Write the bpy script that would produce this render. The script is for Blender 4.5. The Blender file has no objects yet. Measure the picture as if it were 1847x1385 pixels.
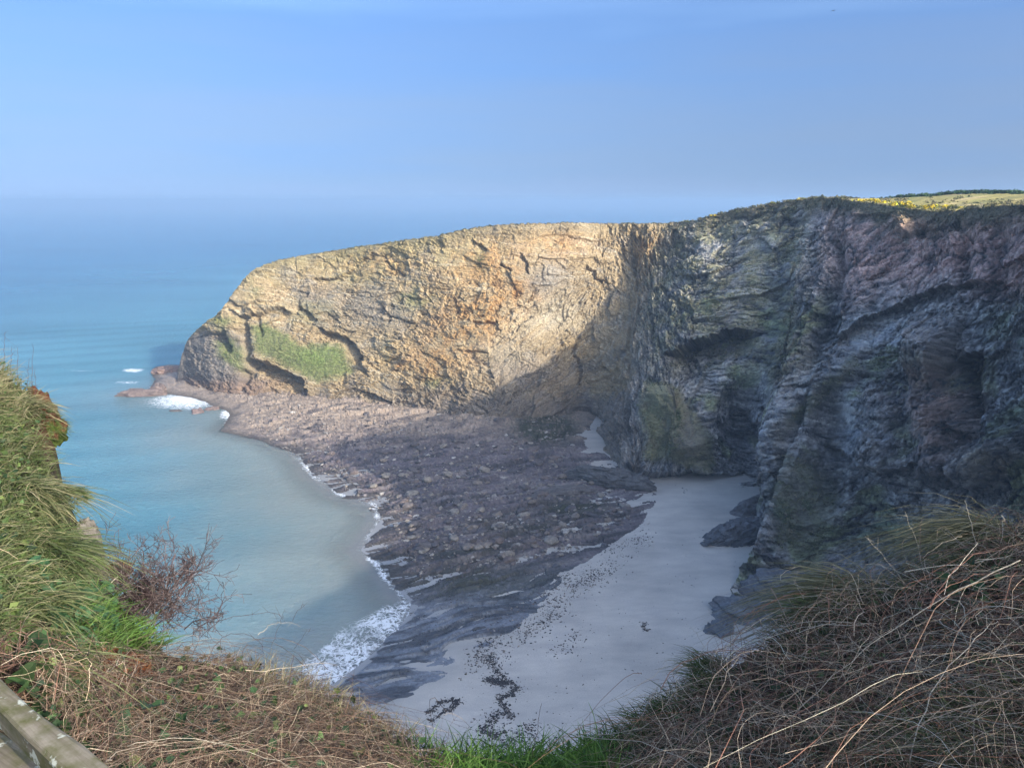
import bpy, math, random
import numpy as np
from mathutils import Vector

S = bpy.context.scene
COL = S.collection
R = math.radians
rng = np.random.default_rng(7)
random.seed(7)

# ------------------------------------------------------------------ camera
F = 1330.0                      # focal length in photo pixels (1847 wide)
PITCH = R(13.9)
H = 60.0                        # eye height above the sea
cam_d = bpy.data.cameras.new('camera')
cam = bpy.data.objects.new('camera', cam_d)
COL.objects.link(cam)
cam_d.sensor_width = 36.0
cam_d.lens = 36.0 * F / 1847.0
cam_d.clip_start = 0.05
cam_d.clip_end = 40000.0
cam.location = (0, 0, H)
cam.rotation_euler = (R(90) - PITCH, 0, 0)
S.camera = cam

# ------------------------------------------------------------------ sky, sun, exposure
SUN_EL, SUN_AZ = R(22.5), R(133)          # azimuth clockwise from the view direction
world = bpy.data.worlds.new('World')
S.world = world
world.use_nodes = True
wn = world.node_tree
wn.nodes.clear()
w_out = wn.nodes.new('ShaderNodeOutputWorld')
w_bg = wn.nodes.new('ShaderNodeBackground')
w_sky = wn.nodes.new('ShaderNodeTexSky')
w_sky.sky_type = 'NISHITA'
w_sky.sun_disc = False
w_sky.sun_elevation = SUN_EL
w_sky.sun_rotation = SUN_AZ
w_sky.altitude = 60
w_sky.air_density = 1.0
w_sky.dust_density = 6.0
w_sky.ozone_density = 2.5
w_bg.inputs['Strength'].default_value = 0.15
# a hazy day: the sky is read a little higher than the true elevation, and is greyer low down on every side
w_tc = wn.nodes.new('ShaderNodeTexCoord')
w_sep = wn.nodes.new('ShaderNodeSeparateXYZ')
wn.links.new(w_tc.outputs['Generated'], w_sep.inputs[0])
w_sq = wn.nodes.new('ShaderNodeMath')
w_sq.operation = 'MULTIPLY_ADD'
wn.links.new(w_sep.outputs['Z'], w_sq.inputs[0])
wn.links.new(w_sep.outputs['Z'], w_sq.inputs[1])
w_sq.inputs[2].default_value = 0.04
w_rt = wn.nodes.new('ShaderNodeMath')
w_rt.operation = 'SQRT'
wn.links.new(w_sq.outputs[0], w_rt.inputs[0])
w_cb = wn.nodes.new('ShaderNodeCombineXYZ')
wn.links.new(w_sep.outputs['X'], w_cb.inputs[0])
wn.links.new(w_sep.outputs['Y'], w_cb.inputs[1])
wn.links.new(w_rt.outputs[0], w_cb.inputs[2])
wn.links.new(w_cb.outputs[0], w_sky.inputs['Vector'])
w_cm = wn.nodes.new('ShaderNodeMapping')
wn.links.new(w_tc.outputs['Generated'], w_cm.inputs['Vector'])
w_cm.inputs['Scale'].default_value = (1.2, 1.2, 11)
w_cm.inputs['Rotation'].default_value = (0.03, -0.05, 0)
w_ns = wn.nodes.new('ShaderNodeTexNoise')
wn.links.new(w_cm.outputs[0], w_ns.inputs['Vector'])
w_ns.inputs['Scale'].default_value = 1.6
w_ns.inputs['Detail'].default_value = 3
w_ma = wn.nodes.new('ShaderNodeMath')
w_ma.operation = 'MULTIPLY_ADD'
wn.links.new(w_ns.outputs['Fac'], w_ma.inputs[0])
w_ma.inputs[1].default_value = 0.30
wn.links.new(w_sep.outputs['Z'], w_ma.inputs[2])
w_rp = wn.nodes.new('ShaderNodeValToRGB')
wn.links.new(w_ma.outputs[0], w_rp.inputs[0])
_e = w_rp.color_ramp.elements
for _p, _c in ((0.20, (0.555, 0.585, 0.675, 1)), (0.36, (0.455, 0.575, 0.76, 1)), (0.62, (0.86, 0.95, 1.05, 1))):
    _q = _e.new(_p)
    _q.color = _c
_e[0].position, _e[0].color = 0.11, (0.615, 0.60, 0.685, 1)
_e[-1].position, _e[-1].color = 1.0, (0.95, 1.0, 1.05, 1)
w_mx = wn.nodes.new('ShaderNodeMix')
w_mx.data_type = 'RGBA'
w_mx.blend_type = 'MULTIPLY'
w_mx.inputs[0].default_value = 1.0
wn.links.new(w_sky.outputs[0], w_mx.inputs[6])
wn.links.new(w_rp.outputs[0], w_mx.inputs[7])
wn.links.new(w_mx.outputs[2], w_bg.inputs['Color'])
wn.links.new(w_bg.outputs[0], w_out.inputs['Surface'])

sun_d = bpy.data.lights.new('sun', 'SUN')
sun_d.energy = 2.15
sun_d.angle = R(0.5)
sun_d.color = (1.0, 0.93, 0.82)
sun = bpy.data.objects.new('sun', sun_d)
COL.objects.link(sun)
SUNV = Vector((math.sin(SUN_AZ) * math.cos(SUN_EL), math.cos(SUN_AZ) * math.cos(SUN_EL), math.sin(SUN_EL)))
sun.rotation_euler = SUNV.to_track_quat('Z', 'Y').to_euler()
sun.location = (0, -20, 120)

S.view_settings.view_transform = 'Standard'
S.view_settings.look = 'None'
S.view_settings.gamma = 1.0
S.view_settings.use_curve_mapping = False
S.view_settings.exposure = 1.42
cy = S.cycles
cy.use_denoising = True
try:
    cy.denoiser = 'OPENIMAGEDENOISE'
    cy.denoising_prefilter = 'ACCURATE'
except Exception:
    pass
cy.max_bounces = 5
cy.diffuse_bounces = 3
cy.glossy_bounces = 3
cy.transmission_bounces = 3
cy.transparent_max_bounces = 8
cy.volume_bounces = 1
cy.caustics_reflective = False
cy.caustics_refractive = False

# ------------------------------------------------------------------ helpers
f32 = np.float32
CP, SP = math.cos(PITCH), math.sin(PITCH)


def ray(px, py):
    u = (np.asarray(px, float) - 923.5) / F
    v = (692.5 - np.asarray(py, float)) / F
    return np.stack(np.broadcast_arrays(u, CP + SP * v, -SP + CP * v), -1)


def at_y(px, py, Y):
    """world point seen at photo pixel (px, py) that stands Y metres ahead"""
    d = ray(px, py)
    t = np.asarray(Y, float) / d[..., 1]
    p = d * t[..., None]
    p[..., 2] += H
    return p


def at_z(px, py, z=0.0):
    d = ray(px, py)
    t = (z - H) / d[..., 2]
    p = d * np.asarray(t)[..., None]
    p[..., 2] += H
    return p


def at_d(px, py, D):
    d = ray(px, py)
    d = d / np.linalg.norm(d, axis=-1, keepdims=True)
    p = d * np.asarray(D, float)[..., None]
    p[..., 2] += H
    return p


def to_px(p):
    x, y, z = p[..., 0], p[..., 1], p[..., 2] - H
    dep = y * CP - z * SP
    up = y * SP + z * CP
    dep = np.maximum(dep, 0.01)
    return 923.5 + F * x / dep, 692.5 - F * up / dep


def sstep(a, b, x):
    t = np.clip((x - a) / (b - a), 0, 1)
    return t * t * (3 - 2 * t)


def _hash(ix, iy, iz, seed):
    h = (ix.astype(np.uint32) * np.uint32(374761393)) ^ (iy.astype(np.uint32) * np.uint32(668265263)) \
        ^ (iz.astype(np.uint32) * np.uint32(2246822519)) ^ np.uint32((seed * 3266489917 + 374761) & 0xffffffff)
    h ^= h >> np.uint32(15)
    h *= np.uint32(2246822519)
    h ^= h >> np.uint32(13)
    h *= np.uint32(3266489917)
    h ^= h >> np.uint32(16)
    return h


def gnoise(p, seed=0):
    """gradient noise, about -1..1"""
    p = np.asarray(p, f32)
    fl = np.floor(p)
    i = fl.astype(np.int64)
    f = p - fl
    w = f * f * f * (f * (f * 6 - 15) + 10)
    out = np.zeros(p.shape[:-1], f32)
    for dx in (0, 1):
        wx = w[..., 0] if dx else 1 - w[..., 0]
        for dy in (0, 1):
            wy = w[..., 1] if dy else 1 - w[..., 1]
            for dz in (0, 1):
                wz = w[..., 2] if dz else 1 - w[..., 2]
                h = _hash(i[..., 0] + dx, i[..., 1] + dy, i[..., 2] + dz, seed)
                gx = ((h & np.uint32(1023)).astype(f32) - 511.5) / 511.5
                gy = (((h >> np.uint32(10)) & np.uint32(1023)).astype(f32) - 511.5) / 511.5
                gz = (((h >> np.uint32(20)) & np.uint32(1023)).astype(f32) - 511.5) / 511.5
                out += wx * wy * wz * (gx * (f[..., 0] - dx) + gy * (f[..., 1] - dy) + gz * (f[..., 2] - dz))
    return out * 1.5


def fbm(p, octv=4, seed=0, gain=0.5, lac=2.03):
    p = np.asarray(p, f32)
    a, s, o = 1.0, 0.0, 0
    for k in range(octv):
        o = o + a * gnoise(p, seed + k * 17)
        s += a
        a *= gain
        p = p * lac + 13.7
    return o / s


def cells(p, seed=0):
    """nearest cell: returns three random numbers 0..1 of the cell, offset to it, F1, F2"""
    p = np.asarray(p, f32)
    fl = np.floor(p).astype(np.int64)
    n = p.shape[:-1]
    best = np.full(n, 1e9, f32)
    sec = np.full(n, 1e9, f32)
    bh = np.zeros(n, np.uint32)
    bo = np.zeros(p.shape, f32)
    for dx in (-1, 0, 1):
        for dy in (-1, 0, 1):
            for dz in (-1, 0, 1):
                cx, cyy, cz = fl[..., 0] + dx, fl[..., 1] + dy, fl[..., 2] + dz
                h = _hash(cx, cyy, cz, seed)
                ox = cx + (h & np.uint32(1023)).astype(f32) / 1023 - p[..., 0]
                oy = cyy + ((h >> np.uint32(10)) & np.uint32(1023)).astype(f32) / 1023 - p[..., 1]
                oz = cz + ((h >> np.uint32(20)) & np.uint32(1023)).astype(f32) / 1023 - p[..., 2]
                d = (ox * ox + oy * oy + oz * oz).astype(f32)
                m = d < best
                sec = np.where(m, best, np.minimum(sec, d))
                best = np.where(m, d, best)
                bh = np.where(m, h, bh)
                bo[..., 0] = np.where(m, ox, bo[..., 0])
                bo[..., 1] = np.where(m, oy, bo[..., 1])
                bo[..., 2] = np.where(m, oz, bo[..., 2])
    q = bh * np.uint32(2654435761)
    r = np.stack([(q & np.uint32(1023)).astype(f32) / 1023, ((q >> np.uint32(10)) & np.uint32(1023)).astype(f32) / 1023,
                  ((q >> np.uint32(20)) & np.uint32(1023)).astype(f32) / 1023], -1)
    return r, bo, np.sqrt(best), np.sqrt(sec)


def facets(p, seed, tilt=0.9):
    """broken-rock relief: every cell is a tilted facet at its own height"""
    r, o, f1, f2 = cells(p, seed)
    return (r[..., 0] - 0.5) + tilt * ((r[..., 1] - 0.5) * o[..., 0] + (r[..., 2] - 0.5) * o[..., 2] + (r[..., 0] - 0.5) * o[..., 1]), f2 - f1


def poly_dist(x, y, pts):
    """distance to an open polyline, side (+ below/right of travel in image coords) and fraction along it"""
    pts = np.asarray(pts, f32)
    seg = np.linalg.norm(pts[1:] - pts[:-1], axis=1)
    cum = np.concatenate([[0], np.cumsum(seg)])
    best = np.full(np.shape(x), 1e9, f32)
    side = np.zeros(np.shape(x), f32)
    al = np.zeros(np.shape(x), f32)
    for k in range(len(pts) - 1):
        ax, ay = pts[k]
        bx, by = pts[k + 1]
        dx, dy = bx - ax, by - ay
        L2 = dx * dx + dy * dy + 1e-9
        t = np.clip(((x - ax) * dx + (y - ay) * dy) / L2, 0, 1)
        ex, ey = x - ax - t * dx, y - ay - t * dy
        d = ex * ex + ey * ey
        m = d < best
        best = np.where(m, d, best)
        side = np.where(m, np.sign(dx * (y - ay) - dy * (x - ax)), side)
        al = np.where(m, (cum[k] + t * seg[k]) / cum[-1], al)
    return np.sqrt(best), side, al


def poly_sd(x, y, pts):
    """signed distance to a closed polygon, positive inside"""
    P = list(pts) + [pts[0]]
    d, _, _ = poly_dist(x, y, P)
    ins = np.zeros(np.shape(x), bool)
    for (ax, ay), (bx, by) in zip(P[:-1], P[1:]):
        c = ((ay > y) != (by > y)) & (x < (bx - ax) * (y - ay) / (by - ay + 1e-9) + ax)
        ins ^= c
    return np.where(ins, d, -d)


def ell(x, y, cx, cyy, rx, ry):
    """soft blob, 1 in the middle, 0 outside"""
    q = ((x - cx) / rx) ** 2 + ((y - cyy) / ry) ** 2
    return np.exp(-q * 1.4)


def cat_rom(ctrl, q):
    """Catmull-Rom through ctrl[K, ...] at fractional indices q"""
    K = len(ctrl)
    q = np.clip(q, 0, K - 1 - 1e-6)
    i = np.floor(q).astype(int)
    t = (q - i)
    sh = (len(q),) + (1,) * (ctrl.ndim - 1)
    t = t.reshape(sh)
    p0, p1, p2, p3 = ctrl[np.maximum(i - 1, 0)], ctrl[i], ctrl[np.minimum(i + 1, K - 1)], ctrl[np.minimum(i + 2, K - 1)]
    return p1 + 0.5 * t * (p2 - p0 + t * (2 * p0 - 5 * p1 + 4 * p2 - p3 + t * (3 * (p1 - p2) + p3 - p0)))


def mesh_np(name, verts, faces, mat, attrs=None, smooth=False, parent=None, mats=None, mat_idx=None):
    """ONE mesh object from numpy arrays; faces is (n,3) or (n,4)"""
    verts = np.ascontiguousarray(verts, f32).reshape(-1, 3)
    faces = np.ascontiguousarray(faces, np.int32)
    me = bpy.data.meshes.new(name)
    n, k = faces.shape
    me.vertices.add(len(verts))
    me.vertices.foreach_set('co', verts.ravel())
    me.loops.add(n * k)
    me.loops.foreach_set('vertex_index', faces.ravel())
    me.polygons.add(n)
    me.polygons.foreach_set('loop_start', np.arange(0, n * k, k, dtype=np.int32))
    if smooth:
        me.polygons.foreach_set('use_smooth', np.ones(n, bool))
    else:
        me.polygons.foreach_set('use_smooth', np.zeros(n, bool))
    for m in (mats or [mat]):
        me.materials.append(m)
    if mat_idx is not None:
        me.polygons.foreach_set('material_index', np.asarray(mat_idx, np.int32))
    for key, arr in (attrs or {}).items():
        arr = np.asarray(arr, f32)
        if arr.ndim == 2:
            a = me.attributes.new(key, 'FLOAT_COLOR', 'POINT')
            if arr.shape[1] == 3:
                arr = np.concatenate([arr, np.ones((len(arr), 1), f32)], 1)
            a.data.foreach_set('color', np.ascontiguousarray(arr).ravel())
        else:
            a = me.attributes.new(key, 'FLOAT', 'POINT')
            a.data.foreach_set('value', arr.ravel())
    me.update(calc_edges=True)
    o = bpy.data.objects.new(name, me)
    COL.objects.link(o)
    if parent is not None:
        o.parent = parent
    return o


def grid_faces(nr, nc):
    a = np.arange(nr * nc).reshape(nr, nc)
    return np.stack([a[:-1, :-1], a[:-1, 1:], a[1:, 1:], a[1:, :-1]], -1).reshape(-1, 4)


def tag(o, label=None, cat=None, group=None, kind=None):
    if label:
        o['label'] = label
    if cat:
        o['category'] = cat
    if group:
        o['group'] = group
    if kind:
        o['kind'] = kind
    return o


def empty(name, loc=(0, 0, 0), rz=0.0):
    o = bpy.data.objects.new(name, None)
    COL.objects.link(o)
    o.location = loc
    o.rotation_euler = (0, 0, rz)
    o.empty_display_size = 0.1
    return o


def copy_tree(o, parent=None):
    c = o.copy()
    COL.objects.link(c)
    if parent is not None:
        c.parent = parent
    for ch in list(o.children):
        copy_tree(ch, c)
    return c


class NT:
    """small material builder"""
    def __init__(self, name):
        self.m = bpy.data.materials.new(name)
        self.m.use_nodes = True
        self.t = self.m.node_tree
        self.t.nodes.clear()
        self.out = self.n('ShaderNodeOutputMaterial')

    def n(self, typ, **kw):
        nd = self.t.nodes.new(typ)
        for k, v in kw.items():
            setattr(nd, k, v)
        return nd

    def l(self, a, b):
        self.t.links.new(a, b)

    def val(self, sock, v):
        if hasattr(v, 'is_linked') or isinstance(v, bpy.types.NodeSocket):
            self.l(v, sock)
        else:
            sock.default_value = v

    def attr(self, name):
        return self.n('ShaderNodeAttribute', attribute_name=name)

    def pos(self):
        return self.n('ShaderNodeNewGeometry').outputs['Position']

    def mapping(self, vec, scale=(1, 1, 1), rot=(0, 0, 0)):
        m = self.n('ShaderNodeMapping')
        self.l(vec, m.inputs['Vector'])
        m.inputs['Scale'].default_value = scale
        m.inputs['Rotation'].default_value = rot
        return m.outputs[0]

    def noise(self, vec, scale, detail=4, rough=0.55, dist=0.0):
        m = self.n('ShaderNodeTexNoise')
        if vec is not None:
            self.l(vec, m.inputs['Vector'])
        m.inputs['Scale'].default_value = scale
        m.inputs['Detail'].default_value = detail
        m.inputs['Roughness'].default_value = rough
        m.inputs['Distortion'].default_value = dist
        return m.outputs['Fac']

    def ramp(self, fac, stops):
        r = self.n('ShaderNodeValToRGB')
        self.l(fac, r.inputs[0])
        e = r.color_ramp.elements
        while len(e) < len(stops):
            e.new(0.5)
        for i, (p, c) in enumerate(stops):
            e[i].position = p
            e[i].color = tuple(c) + (1,) if len(c) == 3 else c
        return r.outputs[0]

    def math(self, op, a, b=0.0, clamp=False):
        m = self.n('ShaderNodeMath', operation=op)
        m.use_clamp = clamp
        self.val(m.inputs[0], a)
        self.val(m.inputs[1], b)
        return m.outputs[0]

    def mixc(self, fac, a, b, mode='MIX'):
        m = self.n('ShaderNodeMix', data_type='RGBA', blend_type=mode)
        self.val(m.inputs[0], fac)
        self.val(m.inputs[6], a)
        self.val(m.inputs[7], b)
        return m.outputs[2]

    def maprange(self, v, a, b, c=0.0, d=1.0):
        m = self.n('ShaderNodeMapRange')
        self.l(v, m.inputs[0])
        m.inputs[1].default_value = a
        m.inputs[2].default_value = b
        m.inputs[3].default_value = c
        m.inputs[4].default_value = d
        return m.outputs[0]

    def bump(self, h, strength=0.5, dist=0.1, normal=None):
        b = self.n('ShaderNodeBump')
        b.inputs['Strength'].default_value = strength
        b.inputs['Distance'].default_value = dist
        self.l(h, b.inputs['Height'])
        if normal is not None:
            self.l(normal, b.inputs['Normal'])
        return b.outputs[0]

    def bsdf(self, color, rough=0.8, normal=None, spec=0.3, **kw):
        p = self.n('ShaderNodeBsdfPrincipled')
        self.val(p.inputs['Base Color'], color)
        self.val(p.inputs['Roughness'], rough)
        self.val(p.inputs['Specular IOR Level'], spec)
        if normal is not None:
            self.l(normal, p.inputs['Normal'])
        for k, v in kw.items():
            self.val(p.inputs[k], v)
        return p

    def done(self, sh):
        self.l(sh, self.out.inputs['Surface'])
        return self.m


# ------------------------------------------------------------------ the cliffs (headland and cove wall, one sheet)
def zpt(px, py, z):
    return float(at_z(px, py, z)[1])


# base pixel, base z (or Y), rim pixel, rim depth Y, power of the depth profile
HEAD = [  # px, py, z | px, py | extra depth at the rim
    (318, 694, -0.3, 320, 672, 3), (340, 697, 0.0, 336, 618, 7), (372, 706, 0.6, 368, 583, 11), (400, 710, 1.0, 396, 564, 14),
    (430, 713, 1.2, 428, 520, 18), (460, 716, 1.4, 455, 488, 22), (500, 716, 1.5, 498, 471, 24), (560, 719, 1.7, 560, 459, 27),
    (640, 724, 1.9, 640, 447, 28), (720, 736, 2.0, 720, 436, 29), (800, 748, 2, 800, 423, 30), (880, 757, 2, 880, 408, 31),
    (960, 760, 2, 960, 404, 31), (1015, 752, 2, 1035, 403, 30), (1050, 748, 2, 1105, 403, 30)]
cols = []
for px, py, z, rx, ry, dy in HEAD:
    Yb = zpt(px, py, z)
    Yr = Yb + dy
    rows = []
    for k, t in enumerate(np.linspace(0, 1, 7)):
        rows.append((px + (rx - px) * t, py + (ry - py) * t, Yb + (Yr - Yb) * (0.75 * t + 0.25 * t ** 2.2)))
    cols.append(rows)


def col(base, rim, pw=1.3, mids=()):
    rows = []
    for t in np.linspace(0, 1, 7):
        rows.append([base[0] + (rim[0] - base[0]) * t, base[1] + (rim[1] - base[1]) * t, base[2] + (rim[2] - base[2]) * t ** pw])
    for i, px, py, Y in mids:
        rows[i] = [px, py, Y]
    cols.append(rows)


col((1078, 778, zpt(1078, 778, 1.6)), (1165, 403, 224))
col((1094, 828, zpt(1094, 828, 1.5)), (1215, 402, 223))
col((1130, 884, zpt(1130, 884, 1.2)), (1258, 397, 215), 1.1)
col((1200, 896, zpt(1200, 896, 1.2)), (1310, 383, 210), 1.15, [(1, 1206, 812, 158), (2, 1225, 712, 166)])
col((1265, 889, zpt(1265, 889, 1.3)), (1360, 373, 203), 1.2, [(1, 1268, 820, 152)])
col((1330, 880, zpt(1330, 880, 1.4)), (1420, 364, 196), 1.1, [(1, 1330, 830, 155), (2, 1335, 745, 162)])
col((1386, 878, zpt(1386, 878, 1.4)), (1470, 358, 188), 1.0, [(1, 1384, 830, 155), (2, 1384, 745, 157)])
col((1376, 905, 141), (1500, 357, 183), 1.1)
col((1366, 985, 121), (1530, 360, 177), 1.2, [(1, 1374, 890, 128), (2, 1388, 800, 135), (3, 1430, 690, 142)])
col((1352, 1068, 105), (1570, 366, 170), 1.1, [(1, 1395, 960, 116), (2, 1430, 850, 126)])
col((1296, 1142, 94), (1620, 374, 162), 0.95)
col((1390, 1185, 91), (1690, 381, 151), 0.8)
col((1560, 1120, 92), (1780, 374, 135), 0.75)
col((1720, 1085, 84), (1880, 368, 122), 0.75)
col((1900, 1040, 74), (1995, 366, 102), 0.8)
col((2060, 1010, 58), (2035, 366, 75), 0.9)  # unseen buttress beyond the frame, pushed out to shade the foreshore
ctrl = at_y(np.array([[r[0] for r in c] for c in cols]), np.array([[r[1] for r in c] for c in cols]), np.array([[r[2] for r in c] for c in cols]))
cpx = np.array([[(r[0], r[1]) for r in c] for c in cols], float)
# wall beyond the right edge of the frame, back round to the viewer's own cliff, rim moved for its shadow
for (bx, by), (rx, ry), rz in (((68, 44), (84, 52), 61.5), ((66, 20), (86, 24), 61.0), ((52, 2), (72, 0), 60.0), ((40, -15), (58, -25), 60.0)):
    t = np.linspace(0, 1, 7)[:, None]
    w = np.array([[bx, by, 0.0]]) * (1 - t) + np.array([[rx, ry, rz]]) * t
    ctrl = np.concatenate([ctrl, w[None]], 0)
    cpx = np.concatenate([cpx, np.full((1, 7, 2), 4000.0)], 0)

NC, NR = 1500, 372
mid = cpx[:, 2:5].mean(1)
ln = np.minimum(np.linalg.norm(mid[1:] - mid[:-1], axis=1), 160)
ln[-4:] = 60
cum = np.concatenate([[0], np.cumsum(ln)])
q = np.interp(np.linspace(0, cum[-1], NC), cum, np.arange(len(cum)))
both = cat_rom(np.concatenate([ctrl, cpx], -1), q)                    # NC, 7, 5
both = cat_rom(both.transpose(1, 0, 2), np.linspace(0, 6, NR))        # NR, NC, 5
W = both[..., :3]
PX, PY = both[..., 3].astype(f32), both[..., 4].astype(f32)
tt = np.linspace(0, 1, NR)[:, None] * np.ones((1, NC))
du = np.gradient(W, axis=1)
dv = np.gradient(W, axis=0)
NRM = np.cross(du, dv)
NRM /= np.linalg.norm(NRM, axis=-1, keepdims=True) + 1e-9
tocam = np.array([0, 0, H]) - W
flip = np.sign((NRM * tocam).sum(-1))
NRM *= np.where(flip == 0, 1, flip)[..., None]
for _ in range(2):       # calm the directions a little
    NRM[1:-1, 1:-1] = (NRM[1:-1, 1:-1] + NRM[2:, 1:-1] + NRM[:-2, 1:-1] + NRM[1:-1, 2:] + NRM[1:-1, :-2]) / 5
NRM /= np.linalg.norm(NRM, axis=-1, keepdims=True) + 1e-9

# pixel-space warp so that the drawn features get natural edges
wq = np.stack([PX / 55, PY / 55, np.zeros_like(PX)], -1)
WX = PX + 11 * fbm(wq, 3, 3)
WY = PY + 11 * fbm(wq, 3, 9)
WX = WX + 6 * fbm(wq * 5, 2, 13)
WY = WY + 6 * fbm(wq * 5, 2, 19)
EDGE = sstep(0, 0.05, 1 - tt)                                            # calm at the rim
D = np.zeros((NR, NC), f32)


def ledge(pts, depth, wb, bulge=0.0, wa=20.0):
    global D
    d, s, a = poly_dist(WX, WY, pts)
    tp = np.minimum(1, np.minimum(a * 7, (1 - a) * 7))
    D = D + np.where(s > 0, -depth * np.exp(-(d / wb) ** 1.5), bulge * np.exp(-d / wa)) * tp


def groove(pts, depth, w):
    global D
    d, s, a = poly_dist(WX, WY, pts)
    tp = np.minimum(1, np.minimum(a * 5, (1 - a) * 5))
    D = D - depth * np.exp(-(d / w) ** 2) * tp


def ridge(pts, h, w):
    groove(pts, -h, w)


# headland: overhangs and clefts
ledge([(565, 590), (600, 597), (622, 606), (645, 618), (662, 655), (668, 680)], 3.8, 26, 0.6)
ledge([(440, 640), (475, 650), (505, 663), (540, 683), (560, 720)], 7.0, 34, 0.8)
ledge([(535, 545), (555, 560), (575, 575)], 2.0, 14, 0.3)
ledge([(655, 705), (680, 712), (710, 725)], 2.4, 14, 0.3)
groove([(438, 545), (440, 590), (447, 650), (436, 700)], 3.0, 6)
groove([(462, 556), (466, 590), (474, 615)], 1.8, 4)
groove([(395, 590), (405, 615), (412, 640)], 3.5, 7)
groove([(432, 660), (434, 712)], 3.5, 5)
ledge([(415, 560), (440, 566), (475, 566), (505, 555), (530, 562)], 2.2, 18, 0.7)
ledge([(362, 588), (385, 600), (405, 590)], 3.0, 20, 0.6)
ridge([(470, 600), (520, 640), (600, 655), (650, 690)], 1.4, 38)
for a in ([(845, 430), (865, 440), (880, 452)], [(935, 452), (950, 470), (958, 490)], [(815, 530), (825, 555), (845, 565)],
          [(770, 520), (780, 545)], [(950, 545), (965, 520), (960, 500)], [(900, 470), (925, 490)], [(700, 470), (735, 500)],
          [(640, 470), (700, 455)], [(560, 505), (610, 500), (640, 480)], [(690, 545), (710, 575)], [(690, 650), (725, 640)],
          [(1140, 410), (1135, 450), (1140, 490)], [(1180, 410), (1160, 450)], [(1040, 620), (1050, 660), (1045, 700)],
          [(840, 590), (890, 575), (905, 600)], [(1000, 560), (960, 570), (930, 600)], [(1060, 470), (1075, 500), (1100, 510)]):
    ledge(a, 1.5, 8, 0.25, 8)
groove([(1140, 405), (1135, 470), (1125, 560), (1100, 640), (1075, 720), (1060, 750)], 5.0, 24)
groove([(1040, 735), (1058, 752), (1080, 770)], 3.0, 14)
D_HEAD = D.copy()
# cove wall: spurs, hollows, ledges
ridge([(1290, 400), (1260, 520), (1200, 640), (1170, 760)], 1.5, 40)
ridge([(1195, 690), (1215, 760), (1250, 840)], 4.5, 45)
ledge([(1200, 646), (1240, 626), (1290, 600), (1330, 590), (1370, 600)], 6.0, 46, 1.0, 20)
groove([(1300, 700), (1325, 750), (1340, 815)], 3.4, 34)
ledge([(1130, 838), (1160, 850), (1215, 856), (1300, 852), (1340, 856)], 2.6, 26, 0.6, 14)
groove([(1150, 840), (1146, 880)], 3.6, 10)
ridge([(1460, 420), (1440, 560), (1410, 680), (1400, 780), (1395, 900)], 4.5, 30)
groove([(1500, 400), (1515, 480), (1480, 600), (1450, 690)], 3.0, 14)
ledge([(1470, 610), (1530, 590), (1600, 560), (1660, 530), (1740, 505), (1847, 512)], 2.2, 26, 0.5, 14)
ridge([(1640, 640), (1680, 640), (1720, 650)], 8.0, 55)
ridge([(1600, 680), (1590, 760), (1580, 880)], 5.0, 60)
ridge([(1690, 700), (1700, 800), (1690, 880)], 6.0, 42)
groove([(1738, 640), (1752, 700), (1758, 800)], 4.0, 15)
ledge([(1718, 655), (1740, 640), (1770, 632)], 4.5, 22, 0.5)
groove([(1500, 690), (1490, 800), (1500, 930)], 3.0, 22)
ridge([(1400, 800), (1430, 740), (1480, 690), (1560, 650)], 1.8, 16)
ledge([(1480, 800), (1540, 830), (1600, 850), (1680, 830)], 2.2, 22, 0.4)
ridge([(1847, 790), (1790, 830), (1740, 880)], 7.0, 36)
groove([(1655, 410), (1662, 430)], 2.0, 9)
groove([(1745, 420), (1735, 470), (1745, 520)], 1.6, 12)
groove([(1800, 400), (1805, 480), (1790, 560)], 1.4, 14)
ridge([(1630, 390), (1625, 430)], 2.0, 14)

D = D_HEAD + (D - D_HEAD) * 2.1

# broken rock relief along dipping, folded beds
nz = W.astype(f32)
wp = 5.0 * np.stack([fbm(nz / 30, 3, 21), fbm(nz / 30, 3, 22), fbm(nz / 30, 3, 23)], -1)
right = sstep(1060, 1260, PX)
hx = nz[..., 0] * (1 - 0.5 * right) + nz[..., 1] * 0.6 * right
midw = np.clip(sstep(760, 1000, PX) * sstep(1330, 1180, PX) * sstep(440, 600, PY) + 0.3 * fbm(nz / 20, 2, 31), 0, 1)
midw = (midw > 0.5).astype(f32)


def beds(deg):
    ca_, sa_ = math.cos(R(deg)), math.sin(R(deg))
    return np.stack([hx * ca_ + nz[..., 2] * sa_ + wp[..., 0], nz[..., 1] + wp[..., 1], -hx * sa_ + nz[..., 2] * ca_ + wp[..., 2] * 0.7], -1).astype(f32)


bed = np.where(midw[..., None] > 0, beds(34), beds(-6))
f1, e1 = facets(bed * np.array([0.10, 0.10, 0.20], f32), 1)
f2, e2 = facets(bed * np.array([0.30, 0.30, 0.50], f32), 2)
f3, e3 = facets(bed * np.array([0.75, 0.8, 1.45], f32), 3)
f4, e4 = facets(bed * np.array([1.7, 1.9, 3.4], f32), 4)
big = fbm(nz / 26, 3, 41)
strat = fbm(bed * np.array([0.05, 0.05, 1.1], f32), 4, 51)
# how rugged: grass slopes are calm
GR = np.zeros((NR, NC), f32)


def gpoly(pts, soft, amt=1.0):
    global GR
    GR = np.maximum(GR, amt * sstep(-soft, soft, poly_sd(WX, WY, pts)))


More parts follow.
